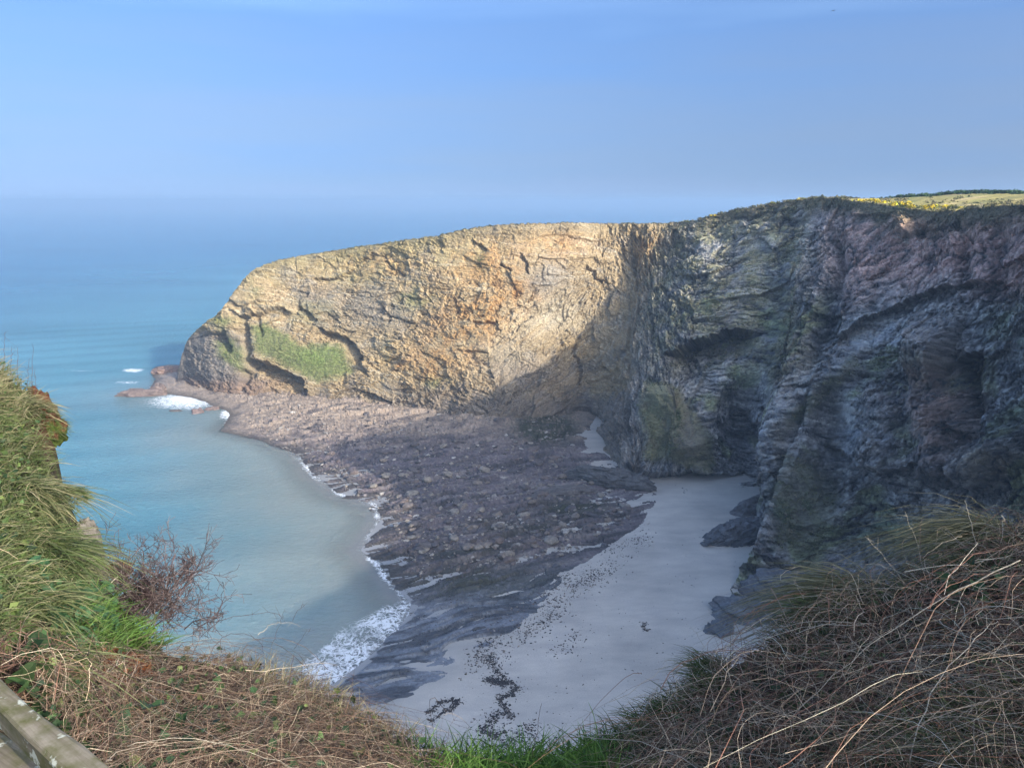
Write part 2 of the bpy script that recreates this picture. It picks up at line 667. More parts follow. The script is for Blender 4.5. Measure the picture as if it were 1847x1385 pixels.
gpoly([(450, 590), (480, 583), (520, 600), (545, 625), (610, 620), (640, 672), (575, 694), (540, 676), (500, 652), (462, 636)], 10)
gpoly([(385, 610), (420, 605), (440, 640), (430, 668), (400, 650)], 9, 0.9)
gpoly([(1172, 690), (1228, 700), (1262, 745), (1292, 815), (1286, 852), (1230, 846), (1160, 826), (1160, 760)], 9, 1.0)
gpoly([(1420, 820), (1480, 830), (1520, 900), (1470, 1010), (1400, 990), (1395, 900)], 22, 0.75)
gpoly([(1430, 745), (1500, 680), (1540, 640), (1555, 660), (1470, 740), (1410, 800)], 14, 0.7)
RUG = 1 - 0.75 * GR
calm = sstep(-0.25, 0.3, fbm(nz / 13, 3, 43) + 0.12)                       # broad smooth slabs between broken zones
crack = np.exp(-(e1 / 0.035) ** 2) * 0.35 * sstep(0.0, 0.3, fbm(nz / 9, 2, 44)) + np.exp(-(e2 / 0.06) ** 2) * 0.22 * calm
rj1 = 1 - np.abs(fbm(bed * np.array([0.13, 0.13, 0.13], f32) + 3.3, 4, 46)) * 5.5
rj2 = 1 - np.abs(fbm(bed * np.array([0.42, 0.42, 0.55], f32) + 5.1, 3, 47)) * 5.0
joints = (0.85 * np.clip(rj1, 0, 1) ** 2 + 0.4 * np.clip(rj2, 0, 1) ** 2) * (0.18 + 0.95 * right)
rough = big * 1.8 + f1 * (1.15 + 1.7 * right) + (f2 * (0.75 + 0.65 * right) + (f3 * (0.55 + .4 * right) + f4 * (0.30 + .12 * right)) * (0.45 + 0.8 * sstep(-0.3, 0.35, fbm(nz / 6, 2, 45)))) * (0.3 + 0.85 * calm) + strat * 0.4 - crack - joints
D = D * EDGE + rough * RUG * (0.3 + 0.7 * EDGE) + GR * 0.25 * fbm(nz * 1.5, 3, 61)
tipf = sstep(315, 400, PX)
D = D * (0.35 + 0.65 * tipf) * np.where(PX > 3000, 1.0, 1.0)
out = tocam.copy()
out[..., 2] *= 0.5
out /= np.linalg.norm(out, axis=-1, keepdims=True)
wr = (0.15 + 0.6 * right)[..., None]
DIRN = NRM * (1 - wr) + out * wr
DIRN /= np.linalg.norm(DIRN, axis=-1, keepdims=True)
DIRN = np.where((PX > 3000)[..., None], NRM, DIRN)
W2 = W + DIRN * D[..., None]
W2[..., 2] += 0.22 * (f3 + f4) * RUG

# colours of the rock, with some shade and sunlight painted in -------------------------------------------------
def mix(a, b, m):
    return a + (np.asarray(b, f32) - a) * m[..., None]


n_big = fbm(nz / 16, 4, 71)
n_mid = fbm(nz / 4.5, 4, 72)
n_fin = fbm(nz * 1.3, 3, 73)
bedn = fbm(bed * np.array([0.06, 0.06, 1.6], f32), 4, 74)
C = np.zeros((NR, NC, 3), f32) + np.array([0.41, 0.31, 0.178], f32)
C = mix(C, (0.27, 0.235, 0.19), 0.85 * sstep(-0.05, 0.45, n_mid + 0.6 * bedn))
C = mix(C, (0.52, 0.44, 0.31), 0.8 * sstep(0.05, 0.45, bedn + 0.5 * n_fin))
C = mix(C, (0.30, 0.26, 0.11), 0.6 * sstep(520, 440, WY + 40 * n_mid) * sstep(980, 700, WX))
for cx, cyy, rx, ry, a in ((870, 470, 60, 50, .6), (880, 560, 90, 70, .7), (935, 520, 26, 40, .9), (820, 610, 70, 60, .5),
                           (1000, 440, 70, 28, .55), (775, 660, 60, 40, .4), (1160, 440, 30, 35, .5), (690, 480, 90, 30, .35)):
    C = mix(C, (0.50, 0.29, 0.11), min(1, 1.35 * a) * ell(WX, WY, cx, cyy, rx, ry) * sstep(-0.35, 0.25, n_mid + n_fin * 0.5))
C = mix(C, (0.46, 0.25, 0.09), ell(WX, WY, 723, 662, 10, 9) + 0.8 * ell(WX, WY, 930, 525, 14, 22) + 0.7 * ell(WX, WY, 970, 535, 10, 8))
C = mix(C, (0.50, 0.44, 0.33), 0.7 * ell(WX, WY, 1000, 570, 80, 40) + .5 * ell(WX, WY, 920, 640, 60, 50))
C = mix(C, (0.24, 0.21, 0.20), 0.55 * ell(WX, WY, 960, 680, 90, 40) + .4 * ell(WX, WY, 800, 700, 60, 20) + .5 * ell(WX, WY, 560, 540, 50, 25))
C = mix(C, (0.26, 0.25, 0.24), 0.6 * ell(WX, WY, 990, 500, 50, 40) + 0.5 * ell(WX, WY, 670, 560, 90, 40))
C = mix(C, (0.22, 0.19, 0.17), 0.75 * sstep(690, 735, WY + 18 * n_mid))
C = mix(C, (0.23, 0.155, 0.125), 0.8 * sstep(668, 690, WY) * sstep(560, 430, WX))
C = mix(C, (0.16, 0.15, 0.15), 0.8 * sstep(470, 400, WX) * sstep(585, 610, WY) * sstep(700, 680, WY))  # shade of the left-facing tip painted dark
for cx, cyy, rx, ry, a in ((750, 538, 40, 26, .7), (790, 690, 36, 14, .6), (400, 578, 30, 16, .9), (560, 560, 60, 30, .35), (700, 640, 20, 40, .3),
                           (470, 520, 40, 30, .5), (640, 500, 60, 20, .35)):
    C = mix(C, (0.22, 0.235, 0.085), a * ell(WX, WY, cx, cyy, rx, ry) * sstep(-0.3, 0.2, n_mid))
C = mix(C, (0.06, 0.085, 0.035), 0.9 * ell(WX, WY, 868, 468, 13, 22) * sstep(-0.2, 0.1, n_fin))
# cove wall
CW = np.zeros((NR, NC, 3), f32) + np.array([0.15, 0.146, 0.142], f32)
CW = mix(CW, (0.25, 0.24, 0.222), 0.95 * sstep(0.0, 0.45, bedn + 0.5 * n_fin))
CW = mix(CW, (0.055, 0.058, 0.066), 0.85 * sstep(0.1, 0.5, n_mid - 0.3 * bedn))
top = sstep(560, 480, WY + 60 * n_big) * sstep(1440, 1560, WX)
CW = mix(CW, (0.27, 0.175, 0.15), 0.95 * top)
CW = mix(CW, (0.30, 0.225, 0.19), 0.7 * top * sstep(0.0, 0.4, bedn))
CW = mix(CW, (0.40, 0.25, 0.17), ell(WX, WY, 1625, 395, 15, 26) + .5 * ell(WX, WY, 1655, 400, 40, 22))  # pink spot of grazing sun painted into the rim rock
veg = sstep(1090, 1200, WX) * sstep(1490, 1420, WX) * sstep(720, 600, WY - (WX - 1200) * 0.1 + 40 * n_big)
CW = mix(CW, (0.17, 0.155, 0.085), 0.85 * veg * sstep(-0.35, 0.15, n_mid))
CW = mix(CW, (0.07, 0.075, 0.045), 0.6 * veg * sstep(0.05, 0.35, n_fin))
CW = mix(CW, (0.22, 0.145, 0.115), 0.9 * ell(WX, WY, 1710, 760, 60, 110) + .5 * ell(WX, WY, 1660, 690, 90, 50))
CW = mix(CW, (0.09, 0.085, 0.055), 0.8 * ell(WX, WY, 1660, 655, 70, 26))
CW = mix(CW, (0.24, 0.25, 0.12), 0.8 * ell(WX, WY, 1625, 695, 35, 18) * sstep(-0.1, 0.3, n_fin))
CW = mix(CW, (0.18, 0.145, 0.10), 0.9 * ell(WX, WY, 1830, 840, 70, 60))
CW = mix(CW, (0.09, 0.12, 0.05), 0.8 * ell(WX, WY, 1600, 960, 110, 30) + .6 * ell(WX, WY, 1330, 690, 60, 30) * sstep(-.2, .2, n_mid) + .6 * ell(WX, WY, 1820, 590, 50, 50) * sstep(-.2, .2, n_mid))
CW = mix(CW, (0.17, 0.15, 0.16), 0.9 * ell(WX, WY, 1490, 1030, 60, 26))
CW = mix(CW, (0.045, 0.048, 0.056), 0.85 * np.clip(ell(WX, WY, 1335, 800, 38, 60) + ell(WX, WY, 1215, 874, 110, 16) + .8 * ell(WX, WY, 1270, 632, 70, 22) + .6 * ell(WX, WY, 1752, 690, 14, 50) + .5 * ell(WX, WY, 1110, 800, 24, 50) + .7 * ell(WX, WY, 1600, 760, 40, 60) * sstep(0, .2, n_mid), 0, 1))  # shade of recess, hollows and notch painted dark; base strip is dark rock
CW = mix(CW, (0.21, 0.225, 0.25), 0.8 * ell(WX, WY, 1560, 800, 60, 50) * sstep(-.1, .3, n_mid) + .7 * ell(WX, WY, 1590, 620, 90, 50) * sstep(-.2, .2, n_mid) + .7 * ell(WX, WY, 1420, 790, 40, 70) * sstep(-.1, .2, n_mid) + .7 * ell(WX, WY, 1810, 760, 40, 40))
CW = mix(CW, (0.12, 0.135, 0.06), 0.7 * sstep(0.12, 0.32, fbm(nz / 9, 3, 76)) * sstep(1180, 1250, WX) * sstep(500, 580, WY))
CW = mix(CW, (0.05, 0.052, 0.058), 0.7 * np.clip(rj1, 0, 1) ** 2 + 0.5 * np.clip(rj2, 0, 1) ** 2)  # shade of the cut-in crevices painted dark too
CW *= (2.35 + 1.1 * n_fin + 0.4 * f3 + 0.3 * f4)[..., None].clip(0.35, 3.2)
# quartz veins
vein = 1 - np.abs(fbm(bed * np.array([0.10, 0.10, 0.8], f32), 3, 81)) * 14
vz = np.maximum.reduce([ell(WX, WY, 1600, 620, 110, 60), ell(WX, WY, 1640, 438, 50, 14) * 1.1, .8 * ell(WX, WY, 1420, 800, 60, 120), .7 * ell(WX, WY, 1230, 760, 120, 110),
                        .7 * ell(WX, WY, 1560, 740, 90, 90), 0.55 * ell(WX, WY, 1300, 520, 150, 120)])
CW = mix(CW, (0.50, 0.48, 0.44), np.clip(vein * 1.3, 0, 1) * sstep(0.2, 0.55, vz + 0.5 * n_mid) * 0.9)
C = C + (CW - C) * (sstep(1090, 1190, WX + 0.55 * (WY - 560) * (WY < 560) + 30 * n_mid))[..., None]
# turf
g = np.clip(GR + (0.35 * n_fin + 0.5 * n_mid * right) * (GR > 0.05), 0, 1)
gc = np.zeros_like(C) + np.array([0.20, 0.215, 0.085], f32)
gc = mix(gc, (0.175, 0.235, 0.065), ell(WX, WY, 575, 645, 50, 30))
gc = mix(gc, (0.12, 0.12, 0.06), 0.7 * sstep(0.05, 0.35, n_fin + 0.4 * n_mid))
gc = mix(gc, (0.29, 0.265, 0.16), right)
gc = mix(gc, (0.22, 0.185, 0.13), right * 0.8 * sstep(-0.05, 0.25, fbm(nz / 3.2, 3, 77)))
gc = mix(gc, (0.085, 0.11, 0.05), right * np.clip(sstep(0.1, 0.35, n_mid) + ell(WX, WY, 1285, 770, 22, 70) + sstep(1340, 1400, WX) * 0.6, 0, 1))
gc = mix(gc, (0.20, 0.17, 0.12), right * ell(WX, WY, 1240, 800, 30, 20))
C = C + (gc - C) * g[..., None]
C *= (1 + 0.22 * n_big * (1 - 0.5 * right) + 0.2 * n_fin + 0.15 * f3 + 0.10 * f2)[..., None]
# crest turf and gorse
cr = sstep(0.90, 0.985, tt + 0.05 * n_mid)
crest = np.zeros_like(C) + np.array([0.19, 0.16, 0.09], f32)
crest = mix(crest, (0.085, 0.09, 0.045), sstep(0.0, 0.3, n_fin))
C = C + (crest - C) * (cr * (0.35 + 0.65 * sstep(1200, 1300, PX)) * sstep(3000, 1560, PX))[..., None]

# plateau behind the rim
rim = W2[-1]
inl = np.array([2.0, 5, 9, 14, 20, 27, 35, 45, 58, 75, 95, 120, 160, 230, 330])
rpx = PX[-1].astype(float)
hd = sstep(1180, 1480, rpx)                                              # 0 on the headland, 1 on the mainland
dirx = np.where(rpx < 3000, 0.12 + 0.75 * sstep(1250, 1800, rpx), 0.9)
diry = np.where(rpx < 3000, 1.0 - 0.45 * sstep(1250, 1800, rpx), -0.25)
dirx = np.where(np.arange(NC) > NC - 40, 0.8, dirx)
rise = 0.050
rows_p, rows_c = [], []
for dd in inl:
    p = rim.copy()
    tipw = sstep(430, 620, rpx)
    dl = dd * (0.12 + 0.88 * tipw) * np.where(hd < 0.5, np.minimum(1, 150 / 330 + 0.0 * dd), 1) if False else dd * (0.12 + 0.88 * tipw)
    dl = np.where(hd < 0.3, np.minimum(dl, 120), dl)
    p[:, 0] += dirx * dl
    p[:, 1] += diry * dl
    fall = -0.075 * dl - 0.9 * (1 - tipw) * dl
    fall = fall - sstep(60, 118, dl) * 60 * (1 - sstep(0.0, 0.4, hd))
    up = rise * np.minimum(dl, 70) * sstep(1500, 1640, rpx) - 0.03 * dl * sstep(1530, 1420, rpx) * sstep(1250, 1350, rpx)
    p[:, 2] = rim[:, 2] + fall * (1 - sstep(0.3, 1.0, hd)) + up
    p[:, 2] = np.maximum(p[:, 2], -3)
    nn = fbm(np.stack([p[:, 0], p[:, 1], p[:, 2] * 0], -1) / 6.0, 4, 91)
    p[:, 2] += nn * 0.5 * min(1, dd / 6)
    rows_p.append(p)
    c = np.zeros((NC, 3), f32) + np.array([0.24, 0.215, 0.075], f32)
    gn = fbm(np.stack([p[:, 0], p[:, 1], p[:, 2] * 0], -1) / 3.0, 3, 92)
    c = mix(c, (0.33, 0.27, 0.14), sstep(0.0, 0.4, nn))
    c = mix(c, (0.10, 0.13, 0.05), sstep(0.1, 0.4, gn))
    rows_c.append(c)
# skirt under the base
b0 = W2[0].copy()
sk1 = b0.copy()
sk1[:, 2] -= 1.5
sk2 = b0.copy()
sk2[:, 2] = -4
allp = np.concatenate([sk2[None], sk1[None], W2, np.array(rows_p)], 0)
allc = np.concatenate([C[:1], C[:1], C, np.array(rows_c)], 0)

k = NT('rock_face')
a = k.attr('Col').outputs['Color']
pos = k.pos()
n1 = k.noise(pos, 2.3, 6, 0.65)
n2 = k.noise(k.mapping(pos, (0.8, 0.8, 3.5), (0.1, 0.25, 0)), 1.6, 6, 0.7, 0.6)
c1 = k.mixc(1.0, a, k.ramp(n1, [(0.25, (0.62, 0.62, 0.64)), (0.75, (1.32, 1.3, 1.25))]), 'MULTIPLY')
c2 = k.mixc(1.0, c1, k.ramp(n2, [(0.3, (0.72, 0.72, 0.74)), (0.7, (1.25, 1.24, 1.2))]), 'MULTIPLY')
b1 = k.bump(n2, 0.9, 0.35)
b2 = k.bump(n1, 0.7, 0.2, b1)
M_ROCK = k.done(k.bsdf(c2, 0.85, b2, 0.25).outputs[0])
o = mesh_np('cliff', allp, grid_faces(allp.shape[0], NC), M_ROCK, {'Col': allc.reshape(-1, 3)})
tag(o, kind='structure')
CLIFF_RIM, CLIFF_RPX = rim, rpx
PLATEAU = np.array(rows_p)

# ------------------------------------------------------------------ beach, rock platform, sea
def plan(pts, z):
    p = at_z(np.array([a for a, b in pts], float), np.array([b for a, b in pts], float), z)
    return [(float(v[0]), float(v[1])) for v in p]


SHORE = [(-20, 460), (-62, 330), (-98, 262)] + plan([(300, 700), (400, 715), (446, 742), (415, 772), (480, 790), (540, 818), (565, 852), (612, 888), (680, 908), (688, 935),
              (655, 990), (690, 1020), (740, 1090), (722, 1135), (640, 1205), (560, 1262), (480, 1330), (300, 1480), (0, 1800)], 0.0)
LAND = SHORE + [(40, 20), (400, 20), (400, 600), (0, 600)]
ROCKS = plan([(300, 697), (380, 712), (446, 742), (415, 772), (480, 790), (540, 818), (565, 852), (612, 888), (680, 908), (692, 935), (655, 990), (690, 1020),
              (745, 1090), (735, 1120), (690, 1165), (640, 1215), (590, 1262), (690, 1262), (800, 1218), (890, 1152), (980, 1082), (1015, 1040),
              (1085, 1000), (1160, 950), (1190, 905), (1140, 870), (1095, 835), (1070, 800), (1040, 730), (900, 720), (560, 690), (300, 660)], 0.5)

gy = np.concatenate([np.arange(640, 700, 3.0), np.arange(700, 1300, 1.55), np.arange(1300, 1600, 8.0)])
gx = np.concatenate([np.arange(180, 300, 4.0), np.arange(300, 1200, 1.55), np.arange(1200, 2000, 14.0)])
gxx, gyy = np.meshgrid(gx, gy)
B = at_z(gxx, gyy, 0.5).astype(f32)
bx, by = B[..., 0], B[..., 1]
flat = np.stack([bx, by, np.zeros_like(bx)], -1)
wob = 2.0 * fbm(flat / 9, 3, 101)
sd_shore = poly_sd(bx, by, LAND)
sd_rock = poly_sd(bx + wob, by + wob * 0.5, ROCKS)


def sand_z(x, y, sd):
    p = np.stack([x, y, np.zeros_like(x)], -1)
    return np.clip(0.032 * sd, -3.0, 1.7) + 0.05 * fbm(p / 7, 3, 111)


sz = sand_z(bx, by, sd_shore)
ca, sa = math.cos(R(22)), math.sin(R(22))
al, ac = bx * ca + by * sa, -bx * sa + by * ca
wq = fbm(flat / 14, 3, 121)
bp = np.stack([al, ac + 3.0 * wq, wq * 3], -1).astype(f32)
low = sstep(1020, 1110, gyy + 0.12 * (gxx - 800))                       # the flat wet slabs near the water's edge
p1, pe1 = facets(bp * np.array([0.055, 0.30, 0.2], f32), 5)
p2, pe2 = facets(bp * np.array([0.17, 0.85, 0.5], f32), 6)
p3, pe3 = facets(bp * np.array([0.5, 1.9, 1.0], f32), 7)
pn = fbm(flat / 3.0, 4, 131)
gul_ = fbm(bp * np.array([0.06, 0.5, 0.3], f32), 3, 144)
rel = p1 * 0.7 + p2 * 0.55 + p3 * 0.24 + pn * 0.16
rel_low = p1 * 0.55 + p2 * 0.38 + p3 * 0.12
rel = rel * (1 - low) + rel_low * low
edge_in = np.clip(sd_rock, -6, 14)
lift = np.where(edge_in > 0, 0.06 + 0.05 * edge_in, 0.16 * edge_in) * (1 - 0.55 * low)
near_head = sstep(830, 720, gyy)
rz = np.maximum(sz, -0.25) + lift + rel * sstep(-3, 5, sd_rock) + 0.9 * near_head
pocket = ell(gxx, gyy, 1072, 800, 26, 34) + ell(gxx, gyy, 1085, 905, 45, 10) + 0.8 * ell(gxx, gyy, 1020, 960, 60, 12) + .7 * ell(gxx, gyy, 860, 1035, 70, 7)
rz = rz - 0.9 * pocket - 0.45 * sstep(0.12, 0.4, gul_) * sstep(2, 6, sd_rock)
rz = np.where(sd_rock < -5.5, -5.0, rz)
R0 = np.stack([bx, by, rz], -1)
cn = fbm(flat / 5, 4, 141)
cf = fbm(flat * 1.1, 3, 142)
RC = np.zeros(bx.shape + (3,), f32) + np.array([0.132, 0.110, 0.120], f32)
RC = mix(RC, (0.32, 0.25, 0.195), sstep(830, 755, gyy + 40 * cn))  # tan upper part, lighter because its sunlight is painted in
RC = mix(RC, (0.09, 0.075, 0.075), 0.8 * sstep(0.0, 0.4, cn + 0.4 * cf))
RC = mix(RC, (0.30, 0.26, 0.22), 0.6 * sstep(0.25, 0.55, cf + 0.3 * p2))
gul = fbm(bp * np.array([0.06, 0.5, 0.3], f32), 3, 144)
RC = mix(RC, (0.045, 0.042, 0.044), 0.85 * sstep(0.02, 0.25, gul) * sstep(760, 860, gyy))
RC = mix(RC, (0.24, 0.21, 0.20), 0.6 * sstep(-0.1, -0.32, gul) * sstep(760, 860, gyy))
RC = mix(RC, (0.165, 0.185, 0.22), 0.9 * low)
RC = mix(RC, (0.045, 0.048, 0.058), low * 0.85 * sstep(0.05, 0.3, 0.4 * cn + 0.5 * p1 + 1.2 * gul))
weed = 1.6 * ell(gxx, gyy, 985, 785, 60, 28) + 0.8 * ell(gxx, gyy, 1040, 925, 90, 16) + .5 * ell(gxx, gyy, 950, 960, 120, 22) + .5 * ell(gxx, gyy, 850, 1000, 90, 12) + .7 * ell(gxx, gyy, 860, 1050, 170, 36)
RC = mix(RC, (0.035, 0.038, 0.022), np.clip(weed * 1.3, 0, 1) * sstep(-0.55, 0.0, cf + 0.5 * cn))
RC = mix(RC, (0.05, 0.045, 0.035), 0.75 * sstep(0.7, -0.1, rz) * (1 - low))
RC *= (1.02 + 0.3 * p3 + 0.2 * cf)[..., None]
k = NT('shore_rock')
a = k.attr('Col').outputs['Color']
pos = k.pos()
n1 = k.noise(pos, 1.8, 6, 0.7)
n2 = k.noise(k.mapping(pos, (0.7, 3.0, 1.0), (0, 0, R(-22))), 1.3, 5, 0.65, 0.4)
c1 = k.mixc(1.0, a, k.ramp(n1, [(0.3, (0.55, 0.55, 0.56)), (0.72, (1.5, 1.48, 1.42))]), 'MULTIPLY')
bb = k.bump(n1, 0.8, 0.2, k.bump(n2, 0.6, 0.15))
wet = k.attr('wet').outputs['Fac']
M_SHORE = k.done(k.bsdf(c1, k.maprange(wet, 0, 1, 0.75, 0.38), bb, 0.4).outputs[0])
wetv = np.clip(0.25 + 0.75 * low, 0, 1)
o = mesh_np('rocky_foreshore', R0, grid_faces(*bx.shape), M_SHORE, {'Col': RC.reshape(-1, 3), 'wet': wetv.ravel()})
tag(o, kind='structure')
RZ_GRID = (gx, gy, R0)

gy2 = np.concatenate([np.arange(640, 860, 6.0), np.arange(860, 1390, 3.2), np.arange(1390, 1900, 20.0)])
gx2 = np.concatenate([np.arange(-300, 500, 20.0), np.arange(500, 1420, 3.2), np.arange(1420, 2400, 30.0)])
gxx2, gyy2 = np.meshgrid(gx2, gy2)
B2 = at_z(gxx2, gyy2, 0.5).astype(f32)
sd2 = poly_sd(B2[..., 0], B2[..., 1], LAND)
B2[..., 2] = sand_z(B2[..., 0], B2[..., 1], sd2)
k = NT('wet_sand')
pos = k.pos()
n1 = k.noise(pos, 0.09, 3, 0.5)
n2 = k.noise(pos, 9.0, 4, 0.6)
n3 = k.noise(k.mapping(pos, (0.35, 1.0, 1), (0, 0, R(-30))), 0.5, 4, 0.55)
c = k.ramp(n1, [(0.3, (0.42, 0.39, 0.35)), (0.68, (0.56, 0.515, 0.455))])
c = k.mixc(1.0, c, k.ramp(n2, [(0.3, (0.86, 0.86, 0.86)), (0.7, (1.1, 1.1, 1.1))]), 'MULTIPLY')
c = k.mixc(1.0, c, k.ramp(n3, [(0.3, (0.86, 0.86, 0.88)), (0.65, (1.06, 1.06, 1.05))]), 'MULTIPLY')
wt = k.attr('wet').outputs['Fac']
c = k.mixc(wt, c, (0.27, 0.27, 0.27, 1))
M_SAND = k.done(k.bsdf(c, k.math('SUBTRACT', k.maprange(wt, 0, 1, 0.62, 0.3), k.math('MULTIPLY', n1, 0.2)), k.bump(n2, 0.25, 0.04), 0.35).outputs[0])
o = mesh_np('sand_beach', B2, grid_faces(*gxx2.shape), M_SAND, {'wet': sstep(14, 0, sd2).ravel() * 0.9}, smooth=True)
tag(o, kind='structure')

# sea: a fan out to the horizon
az = np.linspace(R(-72), R(72), 560)
di = np.concatenate([np.geomspace(38, 420, 420), np.geomspace(430, 15000, 110)])
AZ, DI = np.meshgrid(az, di)
sx, sy = (DI * np.sin(AZ)).astype(f32), (DI * np.cos(AZ)).astype(f32)
keep = 1
spx, spy = to_px(np.stack([sx, sy, np.zeros_like(sx)], -1))
p0 = np.stack([sx, sy, np.zeros_like(sx)], -1)
sdS = -poly_sd(sx, sy, LAND)                                             # metres out from the shore line
swell = 0.16 * np.sin((sy * 0.93 - sx * 0.36 + 6 * fbm(p0 / 60, 2, 151)) * 2 * math.pi / 17) * sstep(0, 40, sdS) * sstep(900, 300, DI)
chop = 0.07 * fbm(p0 / np.array([4.0, 1.6, 1.0], f32), 3, 152) * sstep(600, 150, DI)
sz0 = swell + chop * sstep(-2, 12, sdS)
shal = sstep(46, 0, sdS + 9 * fbm(p0 / 18, 3, 153))
deep = sstep(20, 500, sdS + 30 * fbm(p0 / 80, 3, 154))
wc = np.zeros(sx.shape + (3,), f32) + np.array([0.11, 0.28, 0.335], f32)
wc = mix(wc, (0.04, 0.165, 0.275), deep)
wc = mix(wc, (0.30, 0.345, 0.32), shal * sstep(520, 900, spy))
n_s = fbm(p0 / np.array([160.0, 60.0, 1.0], f32), 3, 155)
wc *= (1 + 0.35 * n_s)[..., None]
foam = np.zeros_like(sx)
for cx, cyy, rx, ry, aa in ((640, 1150, 62, 42, 1.0), (600, 1200, 60, 26, 1.0), (700, 1110, 46, 26, .95), (335, 724, 95, 20, .95), (330, 718, 50, 10, 1.2), (230, 690, 40, 5, .6), (420, 765, 22, 10, .9), (150, 668, 60, 4, .45), (415, 748, 26, 14, 1.1), (240, 668, 26, 6, 1.0), (670, 900, 24, 20, .7),
                           (680, 930, 10, 14, .8), (735, 1040, 50, 10, .5), (560, 815, 30, 10, .5), (590, 1060, 40, 6, .35), (290, 700, 30, 10, .9), (160, 692, 40, 4, .25)):
    foam = np.maximum(foam, aa * ell(spx, spy, cx, cyy, rx, ry))
fpat = sstep(-10, 12, poly_sd(spx + 16 * fbm(p0 / 5, 3, 159), spy + 10 * fbm(p0 / 5, 3, 160), [(745, 1080), (725, 1140), (645, 1208), (560, 1245), (535, 1205), (600, 1140), (650, 1110), (700, 1085)]))
foam = np.maximum(foam * (1 - ell(spx, spy, 650, 1150, 120, 90)), 0.67 * fpat + 0.38 * fpat * fbm(p0 / 5, 3, 161))
ed = np.abs(sdS - 0.7 + 1.2 * fbm(p0 / 6, 3, 158))
foam = np.maximum(foam, 0.78 * np.exp(-(ed / 1.0) ** 2) * sstep(-0.3, 0.15, fbm(p0 / 11, 2, 156)))
foam = np.maximum(foam, 0.8 * np.exp(-((poly_dist(spx, spy, [(742, 1095), (722, 1140), (650, 1205), (600, 1235)])[0]) / 5) ** 2))
thin = sstep(9, -1.0, sdS)
k = NT('sea_water')
a = k.attr('Col').outputs['Color']
fo = k.attr('foam').outputs['Fac']
pos = k.pos()
w1 = k.noise(k.mapping(pos, (0.8, 1.5, 1), (0, 0, R(14))), 0.8, 5, 0.6, 0.3)
w2 = k.noise(k.mapping(pos, (0.08, 0.17, 1), (0, 0, R(14))), 1.0, 4, 0.55)
w3 = k.noise(k.mapping(pos, (1.4, 3.4, 1), (0, 0, R(5))), 1.2, 4, 0.6)
nb = k.bump(w3, 0.7, 0.2, k.bump(w1, 1.0, 0.85, k.bump(w2, 0.4, 1.8)))
v = k.n('ShaderNodeTexVoronoi', feature='DISTANCE_TO_EDGE')
dn = k.n('ShaderNodeTexNoise')
k.l(pos, dn.inputs['Vector'])
dn.inputs['Scale'].default_value = 0.55
dn.inputs['Detail'].default_value = 4
vm = k.n('ShaderNodeVectorMath', operation='MULTIPLY_ADD')
k.l(dn.outputs['Color'], vm.inputs[0])
vm.inputs[1].default_value = (1.3, 1.3, 0)
k.l(pos, vm.inputs[2])
k.l(vm.outputs[0], v.inputs['Vector'])
v.inputs['Scale'].default_value = 0.85
def fil(sc_, di_):
    n_ = k.noise(pos, sc_, 3, 0.6, di_)
    return k.maprange(k.math('ABSOLUTE', k.math('SUBTRACT', n_, 0.5)), 0.0, 0.075, 1.0, 0.0)


lace = k.math('MAXIMUM', fil(0.42, 1.2), k.math('MULTIPLY', fil(1.1, 0.8), 0.85))
fn = k.noise(pos, 0.5, 6, 0.7)
pat = k.math('ADD', k.math('MULTIPLY', lace, 0.50), k.math('MULTIPLY', fn, 0.75))
thr = k.math('SUBTRACT', 1.12, fo)
ff = k.math('MULTIPLY', k.math('SUBTRACT', pat, thr), 2.6, True)
ff = k.math('MULTIPLY', ff, k.maprange(fo, 0.05, 0.4), True)
wat = k.bsdf(a, 0.12, nb, 0.5, IOR=1.33)
wat.subsurface_method = 'BURLEY'
wat.inputs['Subsurface Weight'].default_value = 1.0
wat.inputs['Subsurface Radius'].default_value = (4, 7, 8)
wat.inputs['Subsurface Scale'].default_value = 1.0
foamb = k.bsdf((0.80, 0.82, 0.83, 1), 0.9, None, 0.1)
tr = k.n('ShaderNodeBsdfTransparent')
m0 = k.n('ShaderNodeMixShader')
k.l(k.attr('thin').outputs['Fac'], m0.inputs[0])
k.l(wat.outputs[0], m0.inputs[1])
k.l(tr.outputs[0], m0.inputs[2])
m1 = k.n('ShaderNodeMixShader')
k.l(ff, m1.inputs[0])
k.l(m0.outputs[0], m1.inputs[1])
k.l(foamb.outputs[0], m1.inputs[2])
M_SEA = k.done(m1.outputs[0])
o = mesh_np('sea', np.stack([sx, sy, sz0], -1), grid_faces(*sx.shape), M_SEA, {'Col': wc.reshape(-1, 3), 'foam': foam.ravel(), 'thin': (thin * 0.75).ravel()}, smooth=True)
tag(o, kind='structure')
